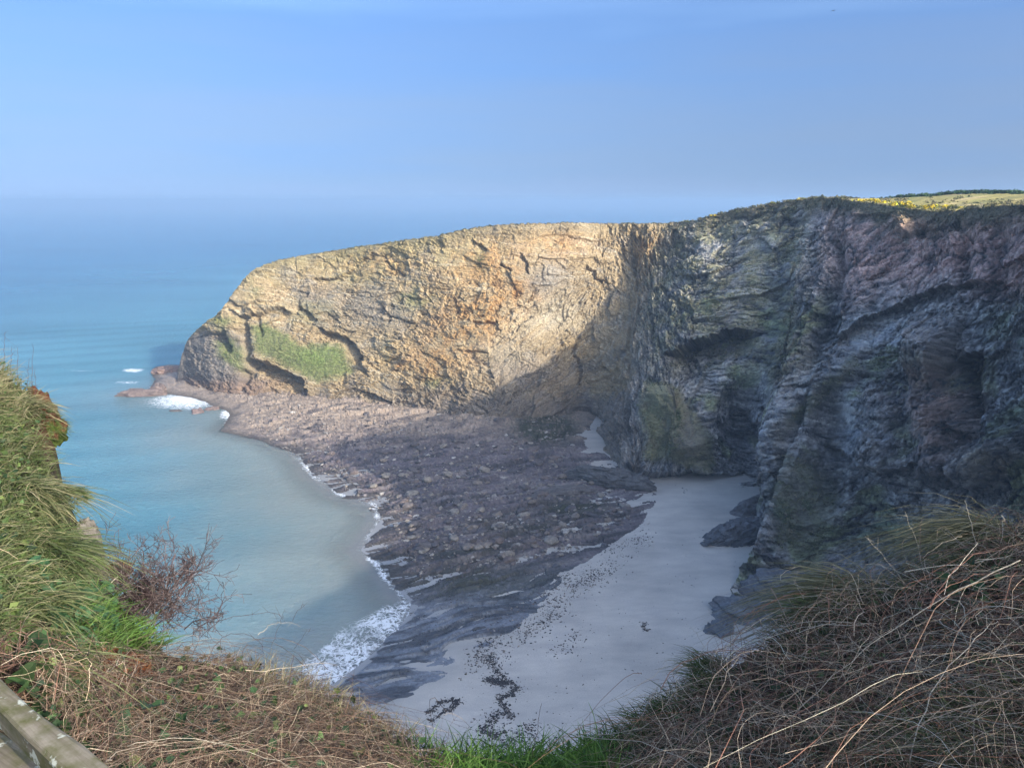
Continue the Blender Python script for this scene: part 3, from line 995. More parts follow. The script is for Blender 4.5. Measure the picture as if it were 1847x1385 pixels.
#@@FG0
# ------------------------------------------------------------------ near bank under the viewer
RIM = np.array([(-900, 380, 5.2), (-500, 430, 5.2), (-250, 535, 5.1), (-100, 600, 5.1), (0, 662, 5.0), (40, 695, 5.0), (80, 745, 5.0), (100, 800, 5.0), (116, 885, 5.0),
                (140, 935, 5.0), (165, 990, 5.0), (185, 1035, 4.9), (215, 1085, 4.7), (250, 1125, 4.5), (300, 1172, 4.2), (400, 1192, 4.0), (520, 1238, 3.8), (640, 1292, 3.5),
                (740, 1350, 3.2), (830, 1388, 3.0), (920, 1398, 3.0), (1010, 1394, 3.0), (1100, 1350, 3.2), (1180, 1292, 3.4), (1240, 1250, 3.5), (1290, 1210, 3.6),
                (1370, 1168, 3.7), (1440, 1122, 3.8), (1510, 1082, 3.9), (1620, 1056, 4.0), (1690, 1016, 4.1), (1760, 972, 4.2), (1847, 950, 4.3), (2000, 905, 4.4), (2400, 800, 4.6), (2900, 700, 4.8)], float)
BOT = np.array([(-900, 1.9), (0, 1.9), (300, 2.1), (600, 2.3), (900, 2.5), (1200, 2.3), (1500, 2.1), (2900, 1.9)], float)


def soil(px, py, lift=0.0):
    px, py = np.asarray(px, float), np.asarray(py, float)
    rp = np.interp(px, RIM[:, 0], RIM[:, 1])
    rd = np.interp(px, RIM[:, 0], RIM[:, 2])
    bd = np.interp(px, BOT[:, 0], BOT[:, 1])
    t = (1520 - py) / (1520 - rp)
    tc = np.clip(t, -0.4, 1.0)
    Dd = 1 / ((1 - tc) / bd + tc / rd)
    p = at_d(px, np.maximum(py, rp), Dd)
    if np.any(np.asarray(lift) != 0):
        p = p + np.array([0, 0, 1.0]) * np.asarray(lift)[..., None]
    return p


nsx = np.concatenate([np.arange(-900, -120, 60), np.arange(-120, 1960, 8), np.arange(1960, 2900, 60)]).astype(float)
tq = np.linspace(0, 1, 90)
rp = np.interp(nsx, RIM[:, 0], RIM[:, 1])
SX = np.broadcast_to(nsx, (90, len(nsx)))
SY = 1520 + (rp[None] - 1520) * tq[:, None]
G0 = soil(SX, SY)
gn = fbm(G0 * 3.0, 4, 201)
G0[..., 2] += 0.07 * gn * sstep(1.02, 0.9, tq)[:, None] - 0.03
outd = G0[-1].copy()
outd[:, 2] = 0
outd /= np.linalg.norm(outd, axis=1, keepdims=True)
sk = [G0[-1] + outd * a + np.array([0, 0, -b]) for a, b in ((0.07, 0.1), (0.14, 0.35), (0.3, 1.0), (0.7, 3), (2.5, 12), (6, 32), (12, 64))]
bk = []  # unseen ground behind the viewer, raised to keep sun off the near bank
for yy, kx, zz in ((-260, 14, 13.0), (-60, 6, 12.5), (-14, 3.0, 9.5), (-7, 2.2, 5.6), (-2.2, 1.4, 0.2), (-0.9, 1.1, -1.5), (0.2, 0.85, -1.62)):
    p = G0[0].copy()
    p[:, 0] *= kx
    p[:, 1] = yy
    p[:, 2] = H + zz
    bk.append(p)
allg = np.concatenate([np.array(bk), G0, np.array(sk)], 0)
gc = np.zeros(allg.shape, f32) + np.array([0.055, 0.045, 0.03], f32)
gpx, gpy = to_px(allg)
gn2 = fbm(allg * 5.0, 4, 202)
gc = mix(gc, (0.075, 0.085, 0.03), sstep(0.0, 0.3, gn2) * sstep(330, 200, gpx))
gc = mix(gc, (0.12, 0.13, 0.05), sstep(1.0, -1.0, allg[..., 1]))
gc = mix(gc, (0.11, 0.045, 0.028), 0.95 * ell(gpx, gpy, 78, 772, 34, 60))
gc = mix(gc, (0.17, 0.14, 0.105), sstep(140, 152, gpx) * sstep(215, 200, gpx) * sstep(940, 960, gpy) * sstep(1080, 1050, gpy))
k = NT('bank_soil')
a = k.attr('Col').outputs['Color']
pos = k.pos()
n1 = k.noise(pos, 22, 6, 0.7)
c1 = k.mixc(1.0, a, k.ramp(n1, [(0.3, (0.5, 0.5, 0.5)), (0.7, (1.6, 1.55, 1.5))]), 'MULTIPLY')
M_SOIL = k.done(k.bsdf(c1, 0.95, k.bump(n1, 0.8, 0.05), 0.1).outputs[0])
o = mesh_np('ground', allg, grid_faces(*allg.shape[:2]), M_SOIL, {'Col': gc.reshape(-1, 3)}, smooth=True)
tag(o, kind='structure')

k = NT('plant_tissue')
a = k.attr('Col').outputs['Color']
bs = k.bsdf(a, 0.55, None, 0.25)
tl = k.n('ShaderNodeBsdfTranslucent')
k.l(a, tl.inputs[0])
mx = k.n('ShaderNodeMixShader')
mx.inputs[0].default_value = 0.28
k.l(bs.outputs[0], mx.inputs[1])
k.l(tl.outputs[0], mx.inputs[2])
M_PLANT = k.done(mx.outputs[0])
k = NT('woody_stem')
a = k.attr('Col').outputs['Color']
n1 = k.noise(k.pos(), 60, 3, 0.6)
c1 = k.mixc(1.0, a, k.ramp(n1, [(0.3, (0.75, 0.74, 0.72)), (0.7, (1.2, 1.2, 1.2))]), 'MULTIPLY')
M_STEM = k.done(k.bsdf(c1, 0.75, None, 0.2).outputs[0])
UP = np.array([0, 0, 1.0])


def unit(v):
    return v / (np.linalg.norm(v, axis=-1, keepdims=True) + 1e-9)


def blades(root, d0, L, w, droop, col0, col1, lean=None):
    """curved tapering grass blades, five triangles each; returns verts, tris, colours"""
    n = len(root)
    lean = unit(d0 * np.array([1, 1, 0.0])) if lean is None else lean
    s = np.array([0, 0.33, 0.68, 1.0])
    P = root[:, None] + L[:, None, None] * (s[None, :, None] * d0[:, None] + (s ** 2)[None, :, None] * droop[:, None, None] * (0.55 * lean - 0.85 * UP)[:, None])
    tan = unit(P[:, 1:] - P[:, :-1])
    tan = np.concatenate([tan, tan[:, -1:]], 1)
    view = unit(P - np.array([0, 0, H]))
    rnd = unit(rng.normal(size=(n, 1, 3)))
    side = unit(np.cross(tan, view + 0.9 * rnd))
    ww = w[:, None, None] * np.array([1, 0.85, 0.55, 0.0])[None, :, None] * 0.5
    A, Bq = P + side * ww, P - side * ww
    V = np.stack([A[:, 0], Bq[:, 0], A[:, 1], Bq[:, 1], A[:, 2], Bq[:, 2], P[:, 3]], 1)
    tri = np.array([(0, 1, 2), (1, 3, 2), (2, 3, 4), (3, 5, 4), (4, 5, 6)])
    Fc = (np.arange(n)[:, None, None] * 7 + tri[None]).reshape(-1, 3)
    fc = np.array([0, 0, .35, .35, .7, .7, 1.0])[None, :, None]
    Cc = col0[:, None] * (1 - fc) + col1[:, None] * fc
    return V.reshape(-1, 3), Fc, Cc.reshape(-1, 3)


def tubes(P, r, colr, sides=3):
    """P[n, m, 3] polylines with radii r[n, m] -> tapering prisms"""
    n, m = P.shape[:2]
    tan = np.gradient(P, axis=1)
    tan = unit(tan)
    ref = np.where(np.abs(tan[..., 2:3]) > 0.8, np.array([1.0, 0, 0]), UP)
    e1 = unit(np.cross(tan, ref))
    e2 = np.cross(tan, e1)
    an = np.arange(sides) * 2 * math.pi / sides
    V = P[:, :, None] + r[:, :, None, None] * (np.cos(an)[None, None, :, None] * e1[:, :, None] + np.sin(an)[None, None, :, None] * e2[:, :, None])
    fs = []
    for i in range(m - 1):
        for q_ in range(sides):
            q2 = (q_ + 1) % sides
            fs.append((i * sides + q_, i * sides + q2, (i + 1) * sides + q2, (i + 1) * sides + q_))
    Fc = (np.arange(n)[:, None, None] * (m * sides) + np.array(fs)[None]).reshape(-1, 4)
    Cc = np.broadcast_to(colr[:, None, None] if colr.ndim == 2 else colr[:, :, None], (n, m, sides, 3))
    return V.reshape(-1, 3), Fc, Cc.reshape(-1, 3)


def pal(n, cs, jit=0.18):
    cs = np.array(cs, float)
    c = cs[rng.integers(0, len(cs), n)]
    return c * (1 + jit * rng.normal(size=(n, 1))).clip(0.45, 1.7)


STRAW = [(0.36, 0.31, 0.17), (0.42, 0.36, 0.22), (0.29, 0.26, 0.13)]
GREEN = [(0.11, 0.16, 0.045), (0.15, 0.19, 0.06), (0.09, 0.13, 0.04)]
BRIGHT = [(0.12, 0.24, 0.04), (0.16, 0.28, 0.06), (0.09, 0.19, 0.035)]
DKGRN = [(0.045, 0.085, 0.025), (0.06, 0.10, 0.03)]
OLIVE = [(0.19, 0.20, 0.09), (0.22, 0.215, 0.115), (0.14, 0.165, 0.065)]
CANE = [(0.50, 0.39, 0.27), (0.42, 0.31, 0.21), (0.30, 0.19, 0.13), (0.58, 0.48, 0.35), (0.28, 0.145, 0.10)]
DARKCANE = [(0.125, 0.07, 0.05), (0.17, 0.10, 0.07), (0.085, 0.055, 0.045), (0.22, 0.15, 0.105)]
STRAWCANE = [(0.42, 0.34, 0.24), (0.30, 0.23, 0.16), (0.22, 0.165, 0.12), (0.14, 0.10, 0.075), (0.18, 0.12, 0.085)]


def scatter(pts, n, pad=0):
    """n random photo points inside a polygon"""
    pts = np.array(pts, float)
    out = np.zeros((0, 2))
    while len(out) < n:
        c = rng.uniform(pts.min(0), pts.max(0), (n * 2, 2))
        c = c[poly_sd(c[:, 0], c[:, 1], [tuple(v) for v in pts]) > pad]
        out = np.concatenate([out, c])
    return out[:n]


def tussock(px, py, r, n, L, cols_, tipc, lean, droop=0.7, w=0.005, up=1.0, label=None, group=None, name='grass_tussock', cat='grass tussock', kind=None):
    """one clump of grass: root disc of radius r (m) round the soil point"""
    n = int(n * 0.75)
    lean = tuple(np.array(lean) + 0.28 * rng.normal(size=3) * np.array([1, 1, 0]))
    c = soil(np.array([px]), np.array([py]))[0]
    ang = rng.uniform(0, 2 * math.pi, n)
    rr = r * np.sqrt(rng.uniform(0, 1, n))
    off = np.stack([rr * np.cos(ang), rr * np.sin(ang), -0.5 * rr ** 2 / max(r, 1e-3)], -1)
    root = c + off
    d0 = unit(up * UP + np.array(lean) * rng.uniform(0.3, 1.3, (n, 1)) + 0.32 * rng.normal(size=(n, 3)) + off / r * 0.4)
    Lq = L * 0.52 * rng.uniform(0.35, 1.15, n)
    lean = tuple(np.array(lean) * (0.42 if px < 300 else 0.6))
    droop = droop * (1.7 if px < 300 else 1.25)
    Lq = Lq * (0.66 if px < 300 else 1.0)
    c0 = pal(n, cols_) * 0.5  # roots darkened, painting the shade inside the clump
    c1 = pal(n, tipc)
    ld = unit(np.array(lean) * np.array([1, 1, 0]) + 0.25 * rng.normal(size=(n, 3)) * np.array([1, 1, 0]))
    if px < 300:          # rounded tussocks: blades part from the middle and hang outwards
        radial = unit(off * np.array([1, 1, 0]) + 0.35 * r * rng.normal(size=(n, 3)) * np.array([1, 1, 0]))
        ld = unit(radial + 0.45 * np.array(lean) + np.array([0, -0.25, 0]))
        d0 = unit(0.9 * UP + 0.75 * ld * rng.uniform(0.3, 1.3, (n, 1)) + 0.25 * rng.normal(size=(n, 3)))
    V, Fc, Cc = blades(root - c, d0, Lq, w * rng.uniform(0.6, 1.2, n), droop * rng.uniform(0.5, 1.3, n), c0, c1, ld)
    o_ = mesh_np(name, V, Fc, M_PLANT, {'Col': Cc})
    o_.location = c
    tag(o_, label, cat, group, kind)
    return o_


def grass_field(name, polys):
    """many blades as one uncountable mass; polys: (pts, n, L, w, roots, tips, lean, droop)"""
    Vs, Fs, Cs, b0_ = [], [], [], 0
    for pts, n, L, w, rc, tc, lean, dr in polys:
        q_ = scatter(pts, n)
        root = soil(q_[:, 0], q_[:, 1]) + rng.normal(size=(n, 3)) * 0.02
        cl = fbm(root * 3.5, 2, 301)[:, None]
        d0 = unit(0.9 * UP + np.array(lean) + 0.45 * rng.normal(size=(n, 3)) + 0.5 * np.concatenate([cl, -cl, 0 * cl], 1))
        V, Fc, Cc = blades(root, d0, L * rng.uniform(0.4, 1.2, n) * (1 + 0.7 * cl[:, 0]), w * rng.uniform(0.6, 1.25, n), dr * rng.uniform(0.4, 1.4, n), pal(n, rc) * 0.5, pal(n, tc) * (1 + 0.5 * cl))  # root colours halved to paint shade between blades
        Vs.append(V); Fs.append(Fc + b0_); Cs.append(Cc); b0_ += len(V)
    o_ = mesh_np(name, np.concatenate(Vs), np.concatenate(Fs), M_PLANT, {'Col': np.concatenate(Cs).clip(0.005, 0.8)})
    tag(o_, kind='stuff')
    return o_


LB = [(-60, 640), (0, 668), (40, 700), (78, 750), (70, 800), (95, 890), (150, 985), (180, 1040), (170, 1075), (60, 1120), (-60, 1200)]
grass_field('grass', [
    ([(1880, 950), (2400, 800), (2800, 720), (2800, 1500), (1880, 1500)], 2600, 0.16, 0.0045, GREEN, OLIVE, (-0.3, 0, 0), 0.8),
    ([(-60, 650), (-400, 480), (-800, 400), (-800, 1500), (-60, 1300)], 3500, 0.16, 0.0045, GREEN, OLIVE, (0.2, 0, 0), 0.8),
    (LB, 7500, 0.085, 0.0042, GREEN + DKGRN, OLIVE + GREEN, (0.1, 0, 0), 0.7),
    (LB, 2500, 0.11, 0.0036, OLIVE, STRAW + OLIVE, (0.15, 0.0, 0), 0.8),
    ([(-60, 640), (0, 665), (40, 700), (75, 745), (30, 760), (-60, 720)], 900, 0.13, 0.0036, OLIVE, STRAW, (0.1, 0, 0), 0.4),
    ([(150, 1080), (240, 1130), (300, 1175), (200, 1190), (120, 1150)], 900, 0.14, 0.005, GREEN, BRIGHT, (0.2, 0, 0), 0.5),
    ([(760, 1390), (830, 1388), (1020, 1396), (1090, 1360), (1120, 1450), (760, 1450)], 3600, 0.17, 0.0055, BRIGHT, BRIGHT, (0.0, 0.1, 0), 0.6),
    ([(1060, 1380), (1180, 1296), (1290, 1214), (1330, 1240), (1180, 1360), (1100, 1440)], 1700, 0.13, 0.004, DKGRN, GREEN, (-0.5, 0.2, 0), 0.7),
    ([(1500, 1450), (1700, 1330), (1900, 1270), (1900, 1480)], 2600, 0.20, 0.0045, GREEN, OLIVE, (-0.3, 0.0, 0), 0.8),
    ([(1380, 1170), (1520, 1085), (1640, 1056), (1850, 955), (1850, 1010), (1620, 1110), (1420, 1210)], 2200, 0.12, 0.004, DKGRN + GREEN, OLIVE, (-0.5, 0.2, 0), 0.7),
    ([(400, 1196), (520, 1240), (640, 1295), (740, 1352), (700, 1380), (520, 1290), (400, 1240)], 1500, 0.13, 0.0035, OLIVE, STRAW, (0.2, 0.2, 0), 0.3),
])
T = [  # px, py, r, n, L, roots, tips, lean, droop, up, label
    (24, 725, .15, 520, .34, OLIVE, OLIVE + STRAW, (.9, -.2, 0), .7, 1, 'straw tipped grass tuft high on the left bank edge'),
    (20, 880, .20, 820, .46, GREEN, OLIVE + STRAW, (1.0, -.3, 0), .9, 1, 'long pale grass tussock combed to the right, midway up the left bank'),
    (40, 985, .20, 820, .46, GREEN + DKGRN, OLIVE + GREEN, (1.0, -.2, 0), 1.0, 1, 'big drooping grass tussock at the left edge of the photo, level with the bare bush'),
    (115, 1000, .13, 420, .34, GREEN, OLIVE, (.8, -.1, 0), 1.0, .9, 'green grass tussock hanging over the grey rock edge'),
    (20, 1085, .17, 520, .36, GREEN, OLIVE, (.9, -.4, 0), 1.1, .9, 'grass tussock above the crooked dead branch'),
    (30, 1190, .15, 380, .34, GREEN, OLIVE, (.6, -.4, 0), 1.2, .8, 'drooping grass tussock just above the weathered rail'),
    (212, 1085, .11, 800, .24, DKGRN, DKGRN + GREEN, (.35, -.4, 0), .9, 1, 'dark green fine grass cushion beside the bare bush'),
    (236, 1165, .11, 520, .26, BRIGHT, BRIGHT + OLIVE, (.1, 0, 0), .35, 1, 'bright green grass tuft below the bare bush'),
    (98, 885, .13, 1500, .15, DKGRN, GREEN, (.5, 0, 0), .6, 1, 'round mossy grass mound bulging over the left cliff edge'),
    (1560, 1068, .13, 900, .74, OLIVE, STRAW, (-1.0, .1, 0), 1.1, 1, 'pale straw tussock arching left on the bramble bank crest'),
    (1805, 968, .18, 1300, .85, OLIVE, STRAW, (-.9, .1, 0), 1.0, 1, 'large straw tussock at the right edge on the bank top'),
    (1490, 1108, .11, 600, .36, GREEN, OLIVE + GREEN, (-.3, 0, 0), .7, 1, 'olive green grass tuft below the arching straw tussock'),
    (1290, 1205, .09, 420, .34, GREEN, OLIVE, (-.6, .1, 0), .7, 1, 'small green tuft at the right bank lip above the sand'),
    (1205, 1280, .07, 600, .13, DKGRN, OLIVE, (-.2, 0, 0), .5, 1, 'low mossy cushion on the right bank lip'),
    (1110, 1372, .10, 420, .34, GREEN, OLIVE, (-.5, .2, 0), .8, 1, 'olive grass tuft where the bright grass meets the right bank'),
    (860, 1420, .10, 300, .22, BRIGHT, BRIGHT, (-.2, .2, 0), .8, 1, 'lush green grass tuft at the left end of the bright grass strip'),
    (930, 1425, .10, 300, .20, BRIGHT, BRIGHT, (.1, .2, 0), .8, 1, 'lush green grass tuft in the middle of the bright grass strip'),
    (1000, 1425, .10, 300, .18, BRIGHT, BRIGHT, (.2, .2, 0), .8, 1, 'lush green grass tuft at the right end of the bright grass strip'),
]
for px, py, r, n, L, rc, tc, lean, dr, up, lab in T:
    tussock(px, py, r, n, L, rc, tc, lean, dr, 0.0052, up, lab, 'grass tussocks on the near bank')


def canes(polys):
    Vs, Fs, Cs, b0_ = [], [], [], 0
    for pts, n, L, rad, cs, hmax, arch, bias in polys:
        q_ = scatter(pts, n)
        m = 9
        root = soil(q_[:, 0], q_[:, 1])
        e = 12.0
        tx = unit(soil(q_[:, 0] + e, q_[:, 1]) - root)
        ty = unit(soil(q_[:, 0], q_[:, 1] - e) - root + 1e-6)
        th = rng.uniform(0, 2 * math.pi, n)
        th = np.where(rng.uniform(size=n) < 0.25, bias + 0.8 * rng.normal(size=n), th)
        dr = tx * np.cos(th)[:, None] + ty * np.sin(th)[:, None]
        nrm = unit(np.cross(tx, ty))
        nrm *= np.sign(nrm[:, 2:3] + 1e-6)
        s = np.linspace(0, 1, m)
        Lq = L * rng.uniform(0.35, 1.2, n)
        hh = hmax * rng.uniform(0.0, 1, n) ** 1.3
        ar = arch * rng.uniform(-0.1, 1, n)
        side = np.cross(dr, nrm)
        bend = rng.normal(size=n) * 0.35
        P = root[:, None] + dr[:, None] * (Lq[:, None] * (s - 0.5))[..., None] + side[:, None] * (Lq[:, None] * bend[:, None] * (s - 0.5) ** 2 * 2)[..., None] \
            + nrm[:, None] * (hh[:, None] + ar[:, None] * 4 * s * (1 - s) - 0.02)[..., None]
        P[..., 2] -= (0.25 * Lq[:, None] * ar[:, None]) * s ** 2
        P += np.cumsum(rng.normal(size=(n, m, 3)) * 0.0035 * (1 + 1.6 * rng.uniform(size=(n, 1, 1))), 1)
        near = np.clip(np.linalg.norm(root - np.array([0, 0, H]), axis=1) / 3.6, 0.5, 1.0)[:, None]
        r = near * rad * 0.85 * rng.uniform(0.4, 1.25, n)[:, None] * (1 - 0.65 * s)[None]
        V, Fc, Cc = tubes(P, r, pal(n, cs, 0.22))
        Vs.append(V); Fs.append(Fc + b0_); Cs.append(Cc); b0_ += len(V)
    o_ = mesh_np('bramble_thicket', np.concatenate(Vs), np.concatenate(Fs), M_STEM, {'Col': np.concatenate(Cs).clip(0.005, 0.8)})
    tag(o_, kind='stuff')


CB = [(60, 1265), (180, 1222), (300, 1200), (400, 1196), (520, 1242), (640, 1296), (740, 1352), (800, 1400), (800, 1470), (150, 1470)]
RB = [(1110, 1400), (1190, 1310), (1250, 1262), (1330, 1205), (1440, 1140), (1520, 1098), (1640, 1070), (1760, 1000), (1900, 960), (1900, 1480), (1080, 1480)]
OUT_R = [(1880, 950), (2400, 800), (2800, 720), (2800, 1500), (1880, 1500)]
OUT_L = [(-60, 650), (-400, 480), (-800, 400), (-800, 1500), (-60, 1300)]
canes([
    (OUT_R, 1100, 0.46, 0.0015, CANE + DARKCANE, 0.12, 0.08, 1.0),
    (OUT_L, 250, 0.46, 0.0015, CANE + DARKCANE, 0.12, 0.08, 1.0),
    (CB, 2200, 0.30, 0.0011, STRAWCANE, 0.10, 0.06, 0.3),
    (CB, 1300, 0.50, 0.0013, DARKCANE, 0.12, 0.08, 0.4),
    (CB, 260, 0.75, 0.0016, STRAWCANE, 0.16, 0.10, -0.3),
    ([(420, 1230), (640, 1300), (760, 1370), (780, 1450), (480, 1450), (380, 1300)], 2200, 0.20, 0.0010, STRAWCANE, 0.09, 0.05, 0.2),
    (RB, 1500, 0.46, 0.0014, CANE, 0.14, 0.10, 2.3),
    (RB, 2300, 0.42, 0.0013, DARKCANE, 0.09, 0.08, 0.9),
    (RB, 330, 0.85, 0.0020, CANE, 0.20, 0.12, 0.7),
    ([(1110, 1400), (1250, 1262), (1520, 1098), (1900, 960), (1900, 1010), (1560, 1150), (1280, 1330), (1150, 1450)], 420, 0.40, 0.0014, CANE + DARKCANE, 0.12, 0.10, 1.2),
    ([(-20, 1200), (100, 1200), (200, 1215), (120, 1290), (-20, 1260)], 150, 0.4, 0.0016, CANE + DARKCANE, 0.12, 0.08, -0.5),
])

def twig_fuzz(polys):
    Vs, Fs, Cs, b0_ = [], [], [], 0
    for pts, n, L, rad, cs in polys:
        q_ = scatter(pts, n)
        root = soil(q_[:, 0], q_[:, 1]) + UP * (0.10 * rng.uniform(size=(n, 1)))
        d = unit(rng.normal(size=(n, 3)) + np.array([0, 0, 0.5]))
        Lq = (L * rng.uniform(0.3, 1.2, n))[:, None]
        kx = 0.35 * rng.normal(size=(n, 3))
        P = np.stack([root, root + d * Lq * .5, root + d * Lq * .5 + unit(d + kx) * Lq * .5], 1)
        V, Fc, Cc = tubes(P, rad * rng.uniform(.6, 1.3, (n, 1)) * np.array([[1, .8, .4]]), pal(n, cs, .25))
        Vs.append(V); Fs.append(Fc + b0_); Cs.append(Cc); b0_ += len(V)
    o_ = mesh_np('dry_twigs', np.concatenate(Vs), np.concatenate(Fs), M_STEM, {'Col': np.concatenate(Cs).clip(0.005, 0.8)})
    tag(o_, kind='stuff')


twig_fuzz([(CB, 5200, 0.085, 0.0011, STRAWCANE + DARKCANE), (RB, 5200, 0.10, 0.0012, CANE + DARKCANE + DARKCANE),
           ([(-20, 1200), (120, 1210), (240, 1225), (120, 1290), (-20, 1260)], 600, 0.08, 0.0012, DARKCANE)])

# leaf litter and small leaves low in the thicket
def leaf_cloud(name, polys, kind='stuff'):
    Vs, Fs, Cs, b0_ = [], [], [], 0
    for pts, n, size, cs, hmax in polys:
        q_ = scatter(pts, n)
        c = soil(q_[:, 0], q_[:, 1]) + np.stack([np.zeros(n), np.zeros(n), hmax * rng.uniform(0, 1, n)], -1)
        nn = unit(0.9 * UP + np.array([0.1, -0.5, 0]) + 0.6 * rng.normal(size=(n, 3)))
        d = unit(np.cross(nn, rng.normal(size=(n, 3))))
        s = np.cross(nn, d)
        L = (size * rng.uniform(0.5, 1.3, n))[:, None]
        V = np.stack([c - d * L * 0.5, c - d * L * .15 + s * L * .42 + nn * L * .10, c + d * L * .55, c - d * L * .15 - s * L * .42 + nn * L * .10, c - nn * L * 0.05], 1)
        tri = np.array([(0, 4, 1), (1, 4, 2), (2, 4, 3), (3, 4, 0)])
        Fc = (np.arange(n)[:, None, None] * 5 + tri[None]).reshape(-1, 3)
        Vs.append(V.reshape(-1, 3)); Fs.append(Fc + b0_); Cs.append(np.repeat(pal(n, cs, 0.3), 5, 0)); b0_ += n * 5
    o_ = mesh_np(name, np.concatenate(Vs), np.concatenate(Fs), M_PLANT, {'Col': np.concatenate(Cs).clip(0.005, 0.8)})
    tag(o_, kind=kind)


IVY = [(0.045, 0.085, 0.035), (0.06, 0.11, 0.04), (0.035, 0.07, 0.035), (0.09, 0.15, 0.05)]
leaf_cloud('ivy_undergrowth', [
    ([(80, 1260), (300, 1250), (430, 1300), (480, 1400), (150, 1420), (60, 1300)], 900, 0.035, IVY, 0.07),
    (LB, 900, 0.026, GREEN + DKGRN + IVY, 0.09),
    ([(0, 1110), (160, 1080), (290, 1150), (200, 1210), (60, 1250), (-20, 1230)], 800, 0.030, IVY + GREEN, 0.06),
    (RB, 3200, 0.030, [(0.05, 0.08, 0.04), (0.04, 0.065, 0.035), (0.08, 0.12, 0.045)], 0.09),
    ([(1680, 1090), (1760, 1050), (1800, 1090), (1720, 1130)], 160, 0.03, IVY, 0.08),
])
leaf_cloud('leaf_litter', [
    (CB, 1000, 0.030, IVY + [(0.16, 0.2, 0.07)], 0.12),
    (CB, 1600, 0.028, [(0.14, 0.085, 0.05), (0.20, 0.13, 0.08), (0.09, 0.06, 0.04)], 0.05),
    (RB, 1600, 0.026, [(0.10, 0.065, 0.05), (0.15, 0.10, 0.075), (0.07, 0.05, 0.04)], 0.04),
    ([(190, 1205), (280, 1215), (275, 1245), (215, 1270), (195, 1250)], 700, 0.024, [(0.20, 0.065, 0.025), (0.26, 0.10, 0.035), (0.13, 0.045, 0.02)], 0.10),
])

def make_leaf_mesh(name, colr, lobes=5):
    """an ivy leaf, folded along its midrib, with a short stalk"""
    if lobes == 5:
        out = [(0, -.42), (.30, -.48), (.50, -.15), (.36, .02), (.30, .22), (0, .58), (-.30, .22), (-.36, .02), (-.50, -.15), (-.30, -.48)]
    else:
        out = [(0, -.5), (.20, -.38), (.26, -.1), (.22, .2), (0, .55), (-.22, .2), (-.26, -.1), (-.20, -.38)]
    V = [(x, y, 0.22 * abs(x) - 0.12 * y * y) for x, y in out] + [(0, 0, 0), (0.03, -0.9, -0.25), (-0.03, -0.9, -0.25)]
    n = len(out)
    Fc = [(n, i, (i + 1) % n) for i in range(n)] + [(0, n + 2, n + 1)]
    me_ = mesh_np(name, V, Fc, M_PLANT, {'Col': np.array([colr] * len(V))})
    d_ = me_.data
    bpy.data.objects.remove(me_)
    return d_


def leafy(name, cat, label, px, py, spread, n, size, meshes, group=None, hgt=0.14):
    c = soil(np.array([px]), np.array([py]))[0]
    e_ = empty(name, c)
    tag(e_, label, cat, group)
    st = []
    for i in range(n):
        qx, qy = px + spread[0] * random.uniform(-1, 1), py + spread[1] * random.uniform(-1, 1)
        p = soil(np.array([qx]), np.array([qy]))[0] + UP * random.uniform(0.02, hgt)
        o_ = bpy.data.objects.new('leaf', meshes[i % len(meshes)])
        COL.objects.link(o_)
        o_.parent = e_
        o_.location = p - c
        sc = size * random.uniform(0.6, 1.3)
        o_.scale = (sc, sc, sc)
        o_.rotation_euler = (random.uniform(0.1, 1.1), random.uniform(-0.5, 0.5), random.uniform(0, 6.28))
        base = soil(np.array([px + (qx - px) * 0.4]), np.array([py + (qy - py) * 0.4]))[0]
        st.append([base - c, (base + p) / 2 - c + UP * 0.01, p - c])
    st = np.array(st)
    V, Fc, Cc = tubes(st, np.full(st.shape[:2], 0.0012), np.tile(np.array([[0.09, 0.10, 0.04]]), (len(st), 1)))
    mesh_np('stem', V, Fc, M_STEM, {'Col': Cc}, parent=e_)
    return e_


ivm = [make_leaf_mesh('ivy_leaf', c) for c in ((0.04, 0.085, 0.04), (0.07, 0.13, 0.045), (0.045, 0.075, 0.03))]
ivp = [make_leaf_mesh('ivy_leaf_pale', c) for c in ((0.22, 0.27, 0.09), (0.17, 0.23, 0.07))]
alm = [make_leaf_mesh('herb_leaf', c, 3) for c in ((0.06, 0.14, 0.06), (0.09, 0.19, 0.08), (0.05, 0.11, 0.045))]
leafy('ivy_plant', 'ivy', 'dark glossy ivy climbing beside the upper end of the weathered rail', 95, 1270, (55, 55), 40, 0.05, ivm, 'ivy on the near bank')
leafy('ivy_plant', 'ivy', 'two tone ivy with pale yellow green leaves below the rusty bracken', 165, 1310, (45, 40), 22, 0.055, ivm + ivp * 2, 'ivy on the near bank')
leafy('ivy_plant', 'ivy', 'ivy patch at the foot of the photo among straw coloured stems', 330, 1360, (110, 40), 46, 0.045, ivm, 'ivy on the near bank')
leafy('ivy_plant', 'ivy', 'ivy trailing over the shaded right bank below the large straw tussock', 1745, 1090, (55, 30), 36, 0.045, ivm, 'ivy on the near bank')
leafy('leafy_plant', 'plant', 'lush green broad leaved plant between the dark grass cushion and the brambles', 155, 1140, (60, 38), 170, 0.062, alm, None, 0.17)
leafy('leafy_plant', 'plant', 'low leafy plant on the left bank just right of the big drooping tussock', 100, 1092, (32, 24), 60, 0.05, alm, None, 0.12)

